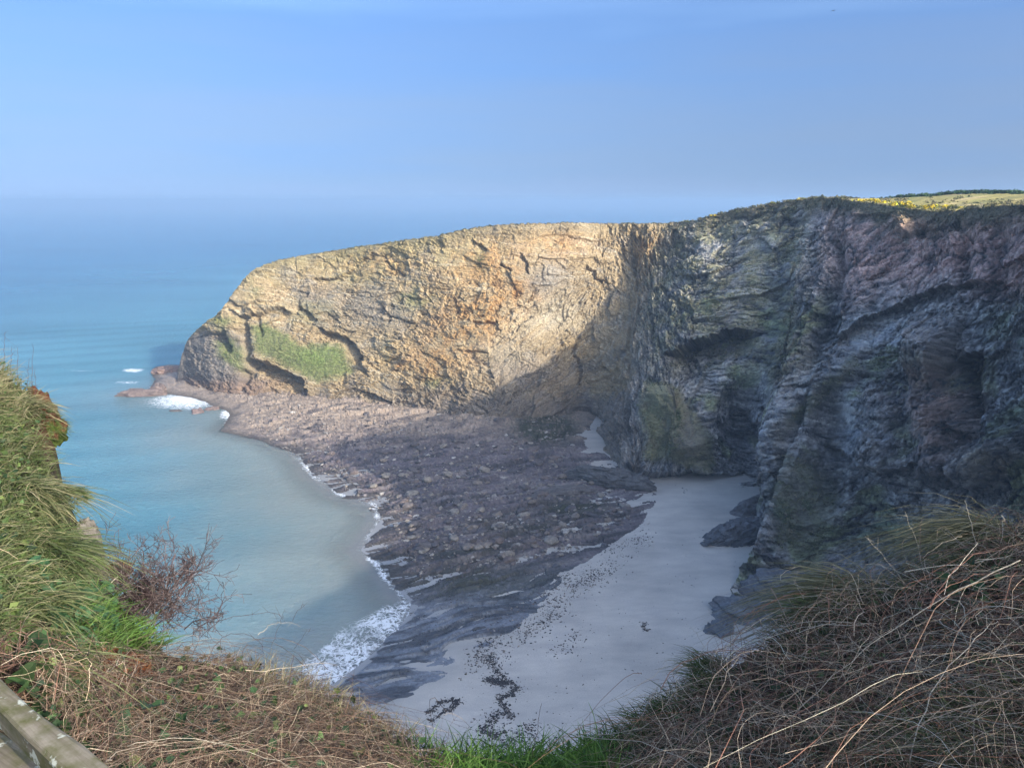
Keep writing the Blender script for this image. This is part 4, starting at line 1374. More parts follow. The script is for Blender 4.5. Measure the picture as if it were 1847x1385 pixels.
# bare blackthorn bush on the left edge
def grow_bush(px, py, D, nmain, Lm, rad0, cols_, spread_, up_):
    c = at_d(px, py, D)
    segs = []

    def br(p, d, L, r, dep):
        m = 4
        pts = [p]
        for i in range(m - 1):
            d = unit(d + 0.15 * rng.normal(size=3) + np.array([0, 0, 0.04]))
            pts.append(pts[-1] + d * L / (m - 1))
        segs.append((np.array(pts), r, r * 0.6))
        if dep == 0:
            return
        for q_ in range(rng.integers(3, 7)):
            i = rng.integers(1, m)
            nd = unit(d + 0.85 * rng.normal(size=3))
            br(pts[i], nd, L * rng.uniform(0.4, 0.75), r * 0.6, dep - 1)
    for i in range(nmain):
        d = unit(np.array([rng.normal() * spread_ + 0.25, rng.normal() * spread_, up_ + rng.uniform(-0.2, 0.5)]))
        br(c + rng.normal(size=3) * np.array([.11, .08, .06]), d, Lm * rng.uniform(0.6, 1.2), rad0, 3)
    return c, segs


def seg_mesh(name, c, segs, cols_, mat, parent=None):
    P = np.array([s[0] for s in segs]) - c
    r = np.array([np.linspace(s[1], s[2], P.shape[1]) for s in segs])
    V, Fc, Cc = tubes(P, np.maximum(r, 0.0012), pal(len(segs), cols_))
    return mesh_np(name, V, Fc, mat, {'Col': Cc}, parent=parent)


c, segs = grow_bush(236, 1108, 4.5, 52, 0.215, 0.0040, DARKCANE, 0.62, 0.50)
o = seg_mesh('bare_bush', c, segs, [(0.085, 0.055, 0.055), (0.13, 0.095, 0.09), (0.06, 0.045, 0.045), (0.19, 0.15, 0.14)], M_STEM)
o.location = c
tag(o, 'leafless purple brown thorn bush leaning over the sea at the left', 'bush')


# single stems that stand out against the view
def stem_thing(name, cat, label, pts, D0, D1, r, colr, group=None, twigs=0):
    """a stalk drawn through photo points, D0 to D1 metres away"""
    pts = np.array(pts, float)
    n = len(pts)
    P = at_d(pts[:, 0], pts[:, 1], np.linspace(D0, D1, n))
    qv = np.linspace(0, n - 1, (n - 1) * 5 + 1)
    P = cat_rom(P, qv)
    P[1:-1] += rng.normal(size=P[1:-1].shape) * 0.0025
    c_ = P[0].copy()
    Ps = [(P - c_)]
    rs = [np.linspace(r, r * 0.45, len(P))]
    r = r * (0.72 if r < 0.0036 else 1.0) * min(1.0, max(0.6, (D0 + D1) / 6.8))
    V, Fc, Cc = tubes((P - c_)[None], np.linspace(r, r * 0.4, len(P))[None], np.array([colr], float), 5)
    Vs, Fs, Cs = [V], [Fc], [Cc]
    nb = len(V)
    for i in range(twigs):
        j = rng.integers(len(P) // 4, len(P) - 1)
        d = unit(P[j + 1] - P[j] + 0.9 * rng.normal(size=3))
        tw = (P[j] - c_) + d * np.linspace(0, 0.02 + 0.05 * rng.uniform(), 4)[:, None]
        V, Fc, Cc = tubes(tw[None], np.linspace(r * .5, r * .2, 4)[None], np.array([colr], float), 3)
        Vs.append(V); Fs.append(Fc + nb); Cs.append(Cc); nb += len(V)
    o_ = mesh_np(name, np.concatenate(Vs), np.concatenate(Fs), M_STEM, {'Col': np.concatenate(Cs)}, smooth=False)
    o_.location = c_
    tag(o_, label, cat, group)
    return o_


dk, ml, pl = (0.10, 0.065, 0.06), (0.26, 0.18, 0.14), (0.46, 0.40, 0.31)
gS = 'stalks standing out from the near bank'
SL = [
    ([(335, 1200), (370, 1140), (420, 1112), (495, 1104), (510, 1118)], 3.9, 3.7, .0022, dk, 'dark arching bramble stem against the grey sea, highest of the arches', 14),
    ([(375, 1190), (400, 1150), (440, 1143), (470, 1160), (480, 1190)], 3.9, 3.8, .0020, dk, 'dark bramble loop below the highest arching stem', 10),
    ([(465, 1145), (490, 1125), (520, 1123), (543, 1130)], 3.7, 3.7, .0018, pl, 'pale curved dead stalk tip against the grey sea', 2),
    ([(490, 1165), (505, 1125), (513, 1098)], 3.7, 3.6, .0014, dk, 'short straight twig crossing the pale curved stalk', 6),
    ([(528, 1120), (545, 1092), (548, 1090)], 3.6, 3.6, .0012, dk, 'tiny dark twig right of the pale curved stalk', 5),
    ([(530, 1170), (548, 1145), (560, 1132)], 3.6, 3.6, .0014, dk, 'slanting twig above the surf left of the wave edge', 5),
    ([(515, 1290), (522, 1230), (530, 1180)], 3.4, 3.3, .0026, dk, 'upright thick dark stem at the thicket edge beside the surf', 8),
    ([(300, 1170), (330, 1150), (355, 1146), (360, 1165)], 4.1, 4.0, .0018, pl, 'pale hooked stalk beside the bare bush', 2),
    ([(618, 1290), (634, 1245), (640, 1200)], 3.3, 3.2, .0016, dk, 'thin twig standing by the wave edge', 5),
    ([(660, 1310), (672, 1265)], 3.2, 3.2, .0014, dk, 'short twig right of the wave edge twig', 3),
    ([(755, 1390), (795, 1340), (808, 1330), (820, 1280)], 2.9, 2.8, .0016, dk, 'forked dark twig against the sand left of the bright grass', 8),
    ([(955, 1375), (965, 1330), (977, 1268)], 2.8, 2.7, .0018, dk, 'lone dark twig rising from the bright grass', 5),
    ([(985, 1390), (990, 1350), (988, 1325)], 2.8, 2.8, .0012, dk, 'small twig right of the lone dark twig', 4),
    ([(1120, 1310), (1080, 1290), (1052, 1280)], 3.1, 3.1, .0014, pl, 'pale grass stalk reaching left over the sand, low on the right bank', 2),
    ([(1170, 1300), (1140, 1270), (1122, 1248)], 3.2, 3.2, .0013, pl, 'pale grass stalk above the low reaching stalk', 1),
    ([(1235, 1205), (1210, 1190), (1195, 1198)], 3.4, 3.4, .0013, pl, 'small pale hooked stalk on the right bank lip', 1),
    ([(1270, 1165), (1255, 1140), (1250, 1135)], 3.5, 3.5, .0012, pl, 'short pale stalk below the dark rocks', 1),
    ([(1340, 1180), (1330, 1130), (1312, 1105)], 3.6, 3.6, .0020, ml, 'reddish bramble tip below the slate rocks', 5),
    ([(1560, 1130), (1500, 1080), (1460, 1075), (1370, 1085)], 3.6, 3.5, .0022, pl, 'long pale bramble cane reaching left from the arching tussock', 6),
    ([(1450, 1080), (1440, 1062), (1428, 1045)], 3.6, 3.6, .0018, pl, 'short pale cane tip left of the arching tussock', 3),
    ([(1650, 1080), (1600, 1010), (1560, 968)], 3.7, 3.6, .0024, pl, 'straight pale cane slanting up in front of the cliff', 4),
    ([(1672, 1050), (1655, 985), (1632, 922)], 3.8, 3.7, .0020, pl, 'tall jagged cane with forked tip in front of the cliff', 8),
    ([(1660, 1010), (1660, 960), (1664, 934)], 3.8, 3.8, .0015, ml, 'thin upright cane right of the forked cane', 4),
    ([(1762, 985), (1750, 940), (1740, 902)], 3.9, 3.9, .0026, pl, 'thick broken pale stalk left of the large straw tussock', 1),
    ([(1505, 1075), (1500, 1040), (1503, 1015)], 3.7, 3.7, .0016, pl, 'upright pale stalk at the left of the arching tussock', 2),
    ([(1840, 1010), (1700, 1080), (1560, 1170), (1430, 1290)], 3.2, 2.6, .0034, pl, 'long pale cane sweeping down across the right bank', 8),
    ([(1640, 1385), (1680, 1250), (1760, 1150), (1800, 1120)], 2.2, 2.8, .0032, pl, 'thick pale cane rising through the right brambles', 6),
    ([(1390, 1060), (1440, 1150), (1520, 1210)], 3.4, 2.9, .0024, ml, 'brown cane crossing the olive tuft', 6),
    ([(1850, 1240), (1700, 1290), (1520, 1370), (1450, 1400)], 2.4, 2.1, .0030, (0.34, 0.27, 0.21), 'long tan cane low across the right bank', 6),
    ([(1180, 1400), (1270, 1300), (1400, 1230), (1520, 1190)], 2.5, 3.0, .0028, (0.30, 0.20, 0.16), 'brown cane climbing from the right bank lip', 8),
    ([(255, 1245), (330, 1290), (400, 1340), (450, 1385)], 2.9, 2.3, .0022, pl, 'pale straight stalk slanting through the left brambles', 2),
    ([(230, 1345), (330, 1330), (430, 1350), (540, 1385)], 2.2, 2.1, .0020, pl, 'straw coloured stalk lying across the left brambles', 1),
    ([(190, 1375), (215, 1355), (300, 1335)], 1.9, 2.1, .0034, (0.30, 0.24, 0.18), 'short thick stick beside the lower end of the weathered rail', 0),
    ([(155, 1100), (180, 1068), (212, 1040)], 4.1, 4.2, .0040, (0.48, 0.42, 0.31), 'bare pale stick leaning across the dark grass cushion', 0),
]
for pts, d0, d1, r, cl, lab, tw in SL:
    stem_thing('dead_stalk', 'stalk', lab, pts, d0, d1, r, cl, gS, tw)
for i, (px, py, hh) in enumerate(((5, 668, 70), (18, 675, 50), (30, 688, 62), (48, 705, 58), (56, 715, 90), (62, 725, 60), (-10, 660, 90))):
    stem_thing('dead_stalk', 'stalk', ('short', 'second', 'third', 'fourth', 'tallest', 'last', 'tall')[i] + (' dark upright twig on the crest of the left bank' if i in (0, 4, 6) else ' dark upright twig from the left on the left bank crest'), [(px, py + 10), (px + 2, py - hh * .5), (px + 5 - 2 * (i % 3), py - hh)], 4.9, 4.9, .0018, dk, 'twigs on the crest of the left bank', 4)
stem_thing('dead_branch', 'branch', 'crooked thick pale dead branch on the left bank above the rail', [(-20, 1148), (15, 1150), (40, 1158), (46, 1178), (75, 1196), (84, 1215), (92, 1228)], 2.9, 2.6, .0085, (0.40, 0.31, 0.21))
stem_thing('dead_branch', 'branch', 'thin pale root hanging down the middle of the left bank', [(55, 900), (68, 930), (72, 970), (70, 1000)], 4.5, 4.3, .0050, (0.36, 0.28, 0.20))

# clod of turf overhanging the cliff edge, and the rusty bracken
def clod(name, cat, label, px, py, D, r, colA, colB, sq=(1, 1, 1), seed=0, moss=0, fz=0.3):
    nu, nv = 40, 28
    u = np.linspace(0, 2 * math.pi, nu, endpoint=False)
    v_ = np.linspace(0.02, math.pi - 0.02, nv)
    U, Vv = np.meshgrid(u, v_)
    p = np.stack([np.cos(U) * np.sin(Vv), np.sin(U) * np.sin(Vv), np.cos(Vv)], -1)
    nn = fbm(p * 1.6 + seed, 4, 401)
    n3 = fbm(p * 6 + seed, 3, 402)
    fc_, _ = facets(p * 2.2 + seed, seed + 410, 1.0)
    pw = p * (1 + 0.35 * nn + 0.2 * n3 + fz * fc_)[..., None] * r * np.array(sq)
    cc = mix(np.zeros(pw.shape, f32) + np.array(colA, f32), colB, sstep(-0.1, 0.3, p[..., 2] * 0.5 + nn))
    cc = cc * (1 + 0.5 * n3)[..., None]
    idx = np.arange(nu * nv).reshape(nv, nu)
    ix2 = np.concatenate([idx, idx[:, :1]], 1)
    Fc = np.stack([ix2[:-1, :-1], ix2[1:, :-1], ix2[1:, 1:], ix2[:-1, 1:]], -1).reshape(-1, 4)
    c_ = at_d(px - 8, py, D)
    o_ = mesh_np(name, pw.reshape(-1, 3), Fc, M_SOIL, {'Col': cc.reshape(-1, 3).clip(0.005, 1)}, smooth=True)
    o_.location = c_
    tag(o_, label, cat)
    if moss:
        up_ = np.where((p[..., 2] > -0.3).ravel())[0]
        pick = rng.choice(up_, moss)
        rt = pw.reshape(-1, 3)[pick] * 0.97
        V, Fc, Cc = blades(rt, unit(p.reshape(-1, 3)[pick] + 0.5 * rng.normal(size=(moss, 3))), rng.uniform(.015, .045, moss), np.full(moss, .003), np.full(moss, .5), pal(moss, DKGRN), pal(moss, GREEN + OLIVE))
        mesh_np('moss', V, Fc, M_PLANT, {'Col': Cc}, parent=o_)
    return o_


clod('turf_clod', 'clod', 'orange brown overhanging clod with green moss on the left cliff edge', 100, 775, 4.95, 0.075, (0.07, 0.10, 0.025), (0.12, 0.05, 0.035), (1.0, 1, 1.3), 3, 900)
clod('bare_earth', 'earth', 'bare dark red earth scar under the turf on the left bank', 75, 760, 5.02, 0.11, (0.085, 0.035, 0.025), (0.11, 0.045, 0.03), (1.0, .7, 1.5), 5, 160)
clod('edge_rock', 'rock', 'lichen spotted grey rock on the cliff edge beside the bare bush', 166, 1005, 4.92, 0.13, (0.12, 0.105, 0.09), (0.21, 0.19, 0.165), (.62, .8, 1.7), 9, 160, 0.12)
clod('bracken_root', 'bracken', 'rusty brown lump of dead bracken at the foot of the bare bush', 222, 1027, 4.6, 0.05, (0.12, 0.05, 0.028), (0.20, 0.10, 0.05), (1.4, 1, .8), 12, 60)
# a slope of rough turf under the left edge, so that the bank has thickness

# seedling by the bright grass
c = soil(np.array([1022]), np.array([1392]))[0]
e_ = empty('thistle_seedling', c)
tag(e_, 'small upright green seedling standing alone right of the bright grass', 'plant')
hgt = 0.13
V, Fc, Cc = tubes(np.array([[[0, 0, 0], [0.004, 0, hgt * .5], [0.0, 0, hgt]]]), np.array([[.002, .0018, .0012]]), np.array([[0.09, 0.12, 0.04]]), 5)
mesh_np('stem', V, Fc, M_STEM, {'Col': Cc}, parent=e_)
for i in range(9):
    o_ = bpy.data.objects.new('leaf', alm[i % 3])
    COL.objects.link(o_)
    o_.parent = e_
    o_.location = (0.006 * math.cos(i * 2.4), 0.006 * math.sin(i * 2.4), hgt * (0.55 + 0.05 * i))
    o_.scale = (.022, .022, .022)
    o_.rotation_euler = (0.9, 0, i * 2.4)

# weathered rail and board in the bottom left corner
k = NT('weathered_wood')
tcn = k.n('ShaderNodeTexCoord').outputs['Object']
gr = k.noise(k.mapping(tcn, (3, 60, 60)), 1.0, 5, 0.65, 0.5)
bl = k.noise(tcn, 14, 5, 0.65)
bl2 = k.noise(tcn, 38, 4, 0.6)
c1 = k.ramp(gr, [(0.28, (0.10, 0.08, 0.055)), (0.5, (0.235, 0.195, 0.14)), (0.72, (0.36, 0.31, 0.235))])
c1 = k.mixc(k.ramp(bl, [(0.42, (0, 0, 0)), (0.62, (1, 1, 1))]), c1, (0.12, 0.115, 0.045, 1))
c1 = k.mixc(k.ramp(bl2, [(0.60, (0, 0, 0)), (0.66, (1, 1, 1))]), c1, (0.52, 0.52, 0.42, 1))
M_WOOD = k.done(k.bsdf(c1, 0.85, k.bump(gr, 0.6, 0.004), 0.15).outputs[0])


def plank(name, A, Bp, wdt, thk, parent, upv=(0, 0, 1)):
    """box from A to Bp; A, Bp are on the middle of its top face"""
    A, Bp = Vector(A), Vector(Bp)
    x = (Bp - A).normalized()
    z = Vector(upv)
    y = z.cross(x).normalized()
    z = x.cross(y).normalized()
    L = (Bp - A).length
    b = 0.004
    prof = [(-wdt / 2 + b, 0), (wdt / 2 - b, 0), (wdt / 2, -b), (wdt / 2, -thk + b), (wdt / 2 - b, -thk), (-wdt / 2 + b, -thk), (-wdt / 2, -thk + b), (-wdt / 2, -b)]
    ns = 24
    V = []
    for i in range(ns + 1):
        s = L * i / ns
        for (yy, zz) in prof:
            wv = 0.0016 * math.sin(s * 17 + yy * 60) + 0.001 * random.uniform(-1, 1)
            V.append((s, yy + wv, zz + wv * 0.6))
    Fc = []
    for i in range(ns):
        for j in range(8):
            j2 = (j + 1) % 8
            Fc.append((i * 8 + j, i * 8 + j2, (i + 1) * 8 + j2, (i + 1) * 8 + j))
    for b0_ in (0, ns * 8):
        q_ = [b0_ + j for j in range(8)]
        Fc += [(q_[0], q_[1], q_[2], q_[3]), (q_[0], q_[3], q_[4], q_[7]), (q_[4], q_[5], q_[6], q_[7])]
    o_ = mesh_np(name, V, Fc, M_WOOD, parent=parent)
    from mathutils import Matrix
    M = Matrix((x, y, z)).transposed().to_4x4()
    M.translation = A
    o_.matrix_world = M
    o_['_w'] = 1
    del o_['_w']
    return o_


ZR = H - 0.66
def onz(px, py, z):
    return at_z(np.array([px]), np.array([py]), z)[0]
A1, A2 = onz(0, 1221, ZR), onz(188, 1385, ZR)
B1, B2_ = onz(0, 1284, ZR), onz(126, 1385, ZR)
mA, mB = (A1 + B1) / 2, (A2 + B2_) / 2
dv_ = (mB - mA) / np.linalg.norm(mB - mA)
wd = np.linalg.norm(np.cross(A1 - B1, dv_))
fe = empty('wooden_fence', (0, 0, 0))
tag(fe, 'weathered grey wooden rail over a mossy board in the bottom left corner', 'fence')
plank('rail', mA - dv_ * 0.9, mB + dv_ * 0.5, float(wd), 0.035, fe)
C1, C2 = onz(0, 1320, ZR - 0.10), onz(100, 1385, ZR - 0.10)
dc = (C2 - C1) / np.linalg.norm(C2 - C1)
perp = np.array([dc[1], -dc[0], 0]) * 0.08
if perp[1] > 0:
    perp = -perp
plank('board', C1 + perp - dc * 0.9, C2 + perp + dc * 0.4, 0.16, 0.025, fe)
pst = onz(-150, 1150, ZR - 0.06)
for s_ in (-0.75,):
    pp = mA + dv_ * s_
    plank('post', pp + np.array([0, 0, -0.036]), pp + np.array([0.0, 0.0, -1.0]), 0.08, 0.08, fe, (0, 1, 0))

# ------------------------------------------------------------------ boulders, outcrops, weed on the shore
def ico(sub):
    import bmesh
    bm_ = bmesh.new()
    bmesh.ops.create_icosphere(bm_, subdivisions=sub, radius=1.0)
    V = np.array([v.co[:] for v in bm_.verts])
    Fc = np.array([[v.index for v in f.verts] for f in bm_.faces])
    bm_.free()
    return V, Fc


ICO1, ICO2, ICO4, ICO5 = ico(1), ico(2), ico(4), ico(6)


def ground_z(x, y):
    """height of the foreshore (rock or sand) under plan points"""
    px_, py_ = to_px(np.stack([x, y, np.full_like(x, 0.5)], -1))
    gx_, gy_, Rg = RZ_GRID
    i = np.clip(np.searchsorted(gy_, py_), 0, len(gy_) - 1)
    j = np.clip(np.searchsorted(gx_, px_), 0, len(gx_) - 1)
    sdv = poly_sd(x, y, LAND)
    return np.maximum(Rg[i, j, 2], np.clip(0.032 * sdv, -3, 1.7))


def rock_shape(base, seed, flat=0.6, rough=0.28):
    V, Fc = base
    f, _ = facets(V * 1.25 + seed * 7.3, seed + 500, 1.2)
    f_b, _ = facets(V * 2.9 + seed * 3.1, seed + 600, 1.0)
    n = fbm(V * 1.1 + seed, 3, seed + 700)
    W_ = V * (1 + rough * f + rough * 0.45 * f_b + 0.22 * n)[:, None]
    W_[:, 2] *= flat
    return W_, Fc


def rock_data(name, base, seed, colr, flat=0.6, rough=0.3):
    V, Fc = rock_shape(base, seed, flat, rough)
    n = fbm(V * 2.3 + seed, 3, seed)
    cc = np.array(colr)[None] * (1 + 0.45 * n)[:, None]
    o_ = mesh_np(name, V, Fc, M_SHORE, {'Col': cc, 'wet': np.full(len(V), 0.3)})
    d_ = o_.data
    bpy.data.objects.remove(o_)
    return d_


BW = ['angular purple brown', 'angular tan', 'dull grey', 'pale buff', 'blackish']
BC = [(0.15, 0.118, 0.108), (0.20, 0.165, 0.14), (0.12, 0.105, 0.105), (0.25, 0.22, 0.19), (0.10, 0.09, 0.095)]
bd = [rock_data('boulder', ICO2, i, BC[i % 5], 0.5 + 0.1 * (i % 3)) for i in range(10)]
qb = scatter([(450, 775), (560, 745), (760, 752), (1020, 768), (1030, 830), (1090, 880), (1160, 930), (1040, 975), (930, 1010), (760, 1010), (700, 900), (560, 820)], 900)
pb = at_z(qb[:, 0], qb[:, 1], 1.0)
sz_b = 0.42 + 0.7 * rng.uniform(size=900) ** 3
order = np.argsort(-(sz_b / np.linalg.norm(pb - np.array([0, 0, H]), axis=1)))[:140]
zb = ground_z(pb[:, 0], pb[:, 1])
for i in order:
    o = bpy.data.objects.new('boulder', bd[rng.integers(0, 10)])
    COL.objects.link(o)
    s = sz_b[i]
    o.location = (pb[i, 0], pb[i, 1], zb[i] + 0.12 * s)
    o.scale = (s * rng.uniform(.8, 1.5), s * rng.uniform(.7, 1.1), s * rng.uniform(.7, 1.1))
    o.rotation_euler = (rng.uniform(-.3, .3), rng.uniform(-.3, .3), R(22) + rng.normal() * .5)
    zone = 'below the sunlit headland' if qb[i, 1] < 800 else ('by the cove wall' if qb[i, 0] > 960 else ('near the waterline' if qb[i, 0] < 760 else 'in the middle of the shaded rock platform'))
    tag(o, BW[int(o.data.name.split('.')[-1]) % 5 if '.' in o.data.name else 0] + ' boulder ' + zone, 'boulder', 'boulders strewn over the rocky shore')
# cobbles past counting
nco = 4000
qc = np.concatenate([scatter([(430, 760), (560, 735), (760, 745), (1020, 760), (1040, 830), (1090, 885), (1150, 950), (1010, 1010), (760, 1040), (690, 930), (540, 820)], nco - 900),
                     scatter([(900, 1100), (1010, 1045), (1090, 1000), (1170, 940), (1180, 985), (1060, 1070), (960, 1150), (820, 1230)], 900)])
pc = at_z(qc[:, 0], qc[:, 1], 0.8)
zc = ground_z(pc[:, 0], pc[:, 1])
sc = 0.13 + 0.45 * rng.uniform(size=nco) ** 3.5
sc[-900:] *= 0.28
V0, F0 = ICO1
Vc = []
cc = pal(nco, BC + [(0.34, 0.31, 0.28)], 0.25)
jit = 1 + 0.28 * rng.normal(size=(nco, len(V0), 1))
rz_ = rng.uniform(0, 6.28, nco)
Vq = V0[None] * jit * np.array([1.35, 0.9, 0.6])
Vr = np.stack([Vq[..., 0] * np.cos(rz_)[:, None] - Vq[..., 1] * np.sin(rz_)[:, None], Vq[..., 0] * np.sin(rz_)[:, None] + Vq[..., 1] * np.cos(rz_)[:, None], Vq[..., 2]], -1)
Vr = Vr * sc[:, None, None] + np.stack([pc[:, 0], pc[:, 1], zc + 0.05], -1)[:, None]
F_all = (np.arange(nco)[:, None, None] * len(V0) + F0[None]).reshape(-1, 3)
o = mesh_np('cobbles', Vr.reshape(-1, 3), F_all, M_SHORE, {'Col': np.repeat(cc, len(V0), 0).clip(.02, .6), 'wet': np.full(nco * len(V0), .3)})
tag(o, kind='stuff')


def big_rock(name, label, px, py, z, size, rot, colr, seed, flat=1.0, rough=0.28, base=None, cat='rock', group=None, tilt=(0, 0)):
    V, Fc = rock_shape(base or ICO4, seed, flat, rough)
    V = V * np.array(size)
    p = at_z(np.array([px]), np.array([py]), z)[0]
    st = V * np.array([0.5, 0.5, 2.6])
    f, _ = facets(st * 1.0 + seed, seed + 800, 1.0)
    V = V + unit(V) * (0.17 * f * min(size))[:, None]
    n = fbm(V * 0.8 + seed, 4, seed)
    bd_ = fbm(V * np.array([.25, .25, 3.0]) + seed, 3, seed + 3)
    cc_ = np.array(colr)[None] * (1 + 0.5 * n + 0.5 * bd_)[:, None]
    o_ = mesh_np(name, V, Fc, M_SHORE, {'Col': cc_.clip(.02, .6), 'wet': np.full(len(V), .25)})
    o_.location = p
    o_.rotation_euler = (tilt[0], tilt[1], rot)
    tag(o_, label, cat, group)
    return o_


SLATE = (0.10, 0.105, 0.118)
big_rock('rock_outcrop', 'big dark slate outcrop jutting from the cliff foot onto the sand', 1322, 972, 1.6, (6.4, 3.2, 3.1), R(18), SLATE, 3, 1.0, 0.22, ICO5, tilt=(0, R(-14)))
big_rock('rock_outcrop', 'smaller slate outcrop behind the big one at the cliff foot', 1358, 918, 2.0, (5.0, 2.2, 2.3), R(25), (0.12, 0.115, 0.12), 5, 1.0, 0.25, tilt=(0, R(-10)))
big_rock('sea_rock', 'long low brown rock awash off the headland point', 258, 712, 0.1, (7.2, 2.0, 1.9), R(8), (0.17, 0.125, 0.11), 8, 1.0, 0.3, group=None)
big_rock('sea_rock', 'humped right end of the brown rock off the point, half under foam', 287, 706, 0.3, (2.6, 1.6, 2.6), R(0), (0.16, 0.12, 0.105), 9, 1.0, 0.3)
big_rock('sea_rock', 'flat ledge of pinkish rock reaching into the sea at the headland tip', 306, 672, 0.3, (6.0, 3.0, 2.1), R(10), (0.23, 0.155, 0.125), 11, 1.0, 0.3)
big_rock('sea_rock', 'small pointed brown rock standing in the surf', 357, 744, 0.1, (1.6, 1.0, 1.3), R(20), (0.18, 0.13, 0.12), 12, 1.0, 0.35)
big_rock('sea_rock', 'small flat brown rock in the surf beside the pointed one', 382, 738, 0.1, (2.2, 1.0, 0.8), R(10), (0.19, 0.14, 0.125), 13, 1.0, 0.3)
big_rock('sea_rock', 'dark rock just breaking the surface left of the surf rocks', 318, 742, -0.1, (2.0, 0.8, 0.5), R(5), (0.10, 0.085, 0.08), 14, 1.0, 0.3)
big_rock('rock_ridge', 'low dark ridge of bent slate running out from the cove wall', 1092, 868, 2.0, (9.5, 3.0, 3.3), R(-22), (0.11, 0.105, 0.105), 16, 1.0, 0.22, ICO5)
big_rock('rock_ridge', 'rounded whaleback of dark slate at the sand edge below the ridge', 1015, 892, 1.6, (7.5, 2.2, 1.7), R(18), (0.125, 0.112, 0.11), 18, 1.0, 0.2)
big_rock('rock_outcrop', 'wet blue slate rocks at the cliff foot nearest the right bank', 1345, 1112, 1.2, (5.2, 3.2, 2.6), R(-10), (0.13, 0.14, 0.16), 61, 1.0, 0.3)
big_rock('rock_outcrop', 'jagged slate block between the buttress and the right bank', 1420, 1075, 1.5, (6.0, 4.0, 3.6), R(-16), (0.12, 0.125, 0.14), 63, 1.0, 0.3)
big_rock('rock_outcrop', 'low slate toe reaching the sand just above the right bank lip', 1297, 1142, 0.9, (2.6, 1.8, 1.5), R(20), (0.12, 0.13, 0.15), 65, 1.0, 0.3)
for px, py, s, lab in ((1091, 986, (0.85, .6, .6), 'single blue black boulder on the sand edge in mid beach'), (1168, 911, (1.0, .8, .8), 'dark boulder on the sand below the ridge'),
                       (1150, 913, (0.7, .6, .6), 'smaller dark boulder left of the one below the ridge'), (862, 1137, (1.1, .5, .5), 'long dark boulder on the blue slate slabs'),
                       (881, 1122, (0.9, .5, .5), 'dark boulder just above the long one on the slate slabs'), (1037, 822, (1.3, .9, .7), 'dark boulder in the sand pocket under the cove wall'),
                       (1085, 822, (0.9, .8, .8), 'round dark boulder against the cove wall base'), (1028, 770, (1.0, .8, .5), 'pale boulder at the edge of the dark weed patch'),
                       (1047, 1010, (0.6, .45, .4), 'small boulder at the sand edge below the single blue black one'), (1003, 1022, (0.8, .5, .5), 'rounded stone on the slate left of the sand edge'),
                       (1345, 1007, (0.5, .35, .3), 'small stone on the sand below the big slate outcrop'), (1285, 910, (0.4, .3, .25), 'lone stone on the sand behind the outcrops'),
                       (1358, 1007, (0.4, .3, .3), 'small stone against the buttress below the big outcrop'), (1006, 1238, (0.35, .25, .2), 'lone pebble on the open sand near the foot of the photo')):
    big_rock('boulder', lab, px, py, 0.9 if py < 1100 else 0.4, s, R(20) + rng.normal() * .3, (0.30, 0.25, 0.20) if 'pale' in lab else (0.09, 0.092, 0.105), int(px) % 97 + 20, 1.0, 0.3, ICO2 if s[0] < .7 else ico(3), 'boulder')

# strand lines of torn weed on the sand
wl = [([(880, 1180), (900, 1215), (935, 1245), (900, 1262), (925, 1300)], 700, 9), ([(880, 1225), (910, 1235)], 420, 9), ([(770, 1285), (800, 1262), (828, 1262), (815, 1275), (775, 1300)], 420, 6),
      ([(900, 1285), (870, 1320), (905, 1330)], 420, 16), ([(960, 1310), (900, 1360)], 260, 22), ([(985, 1040), (1050, 1055), (1100, 1030)], 420, 24), ([(980, 1060), (1000, 1110), (940, 1150)], 380, 22),
      ([(1000, 1180), (1050, 1140)], 90, 20), ([(900, 1150), (860, 1180), (900, 1200)], 260, 22), ([(1160, 1130), (1165, 1145)], 60, 6), ([(1000, 1330), (940, 1370), (840, 1380)], 260, 24), ([(1090, 1000), (1160, 980)], 120, 20)]
qs = []
for pts, n, sp in wl:
    pts = np.array(pts, float)
    t = rng.uniform(0, len(pts) - 1, n)
    i = np.floor(t).astype(int)
    p = pts[i] + (pts[i + 1] - pts[i]) * (t - i)[:, None]
    qs.append(p + rng.normal(size=(n, 2)) * sp * np.array([1, .55]) * rng.uniform(0.2, 1, (n, 1)))
nw = 2600
qw = np.concatenate([scatter([(690, 985), (800, 960), (1000, 930), (1130, 915), (1150, 940), (1040, 985), (980, 1040), (860, 1075), (740, 1090), (690, 1040)], 1900),
                     scatter([(920, 775), (1020, 768), (1040, 800), (990, 822), (930, 815)], 500), scatter([(740, 1090), (900, 1060), (960, 1080), (880, 1140), (700, 1170)], 200)])
keepw = fbm(np.stack([qw[:, 0] / 30, qw[:, 1] / 9, 0 * qw[:, 0]], -1), 2, 171) > -0.12
qs.append(qw[keepw])
qs.append(scatter([(960, 1060), (1330, 920), (1340, 1080), (1200, 1250), (1020, 1380), (860, 1380), (760, 1300)], 420))
qs = np.concatenate(qs)
n = len(qs)
ps = at_z(qs[:, 0], qs[:, 1], 0.55)
sdw = poly_sd(ps[:, 0], ps[:, 1], LAND)
ps[:, 2] = ground_z(ps[:, 0], ps[:, 1]) + 0.03
Vq = V0[None] * (1 + 0.35 * rng.normal(size=(n, len(V0), 1))) * np.array([1.5, 0.7, 0.22])
rz_ = rng.uniform(0, 6.28, n)
s_ = (0.045 + 0.11 * rng.uniform(size=n) ** 2)
s_[-420:] *= 0.7
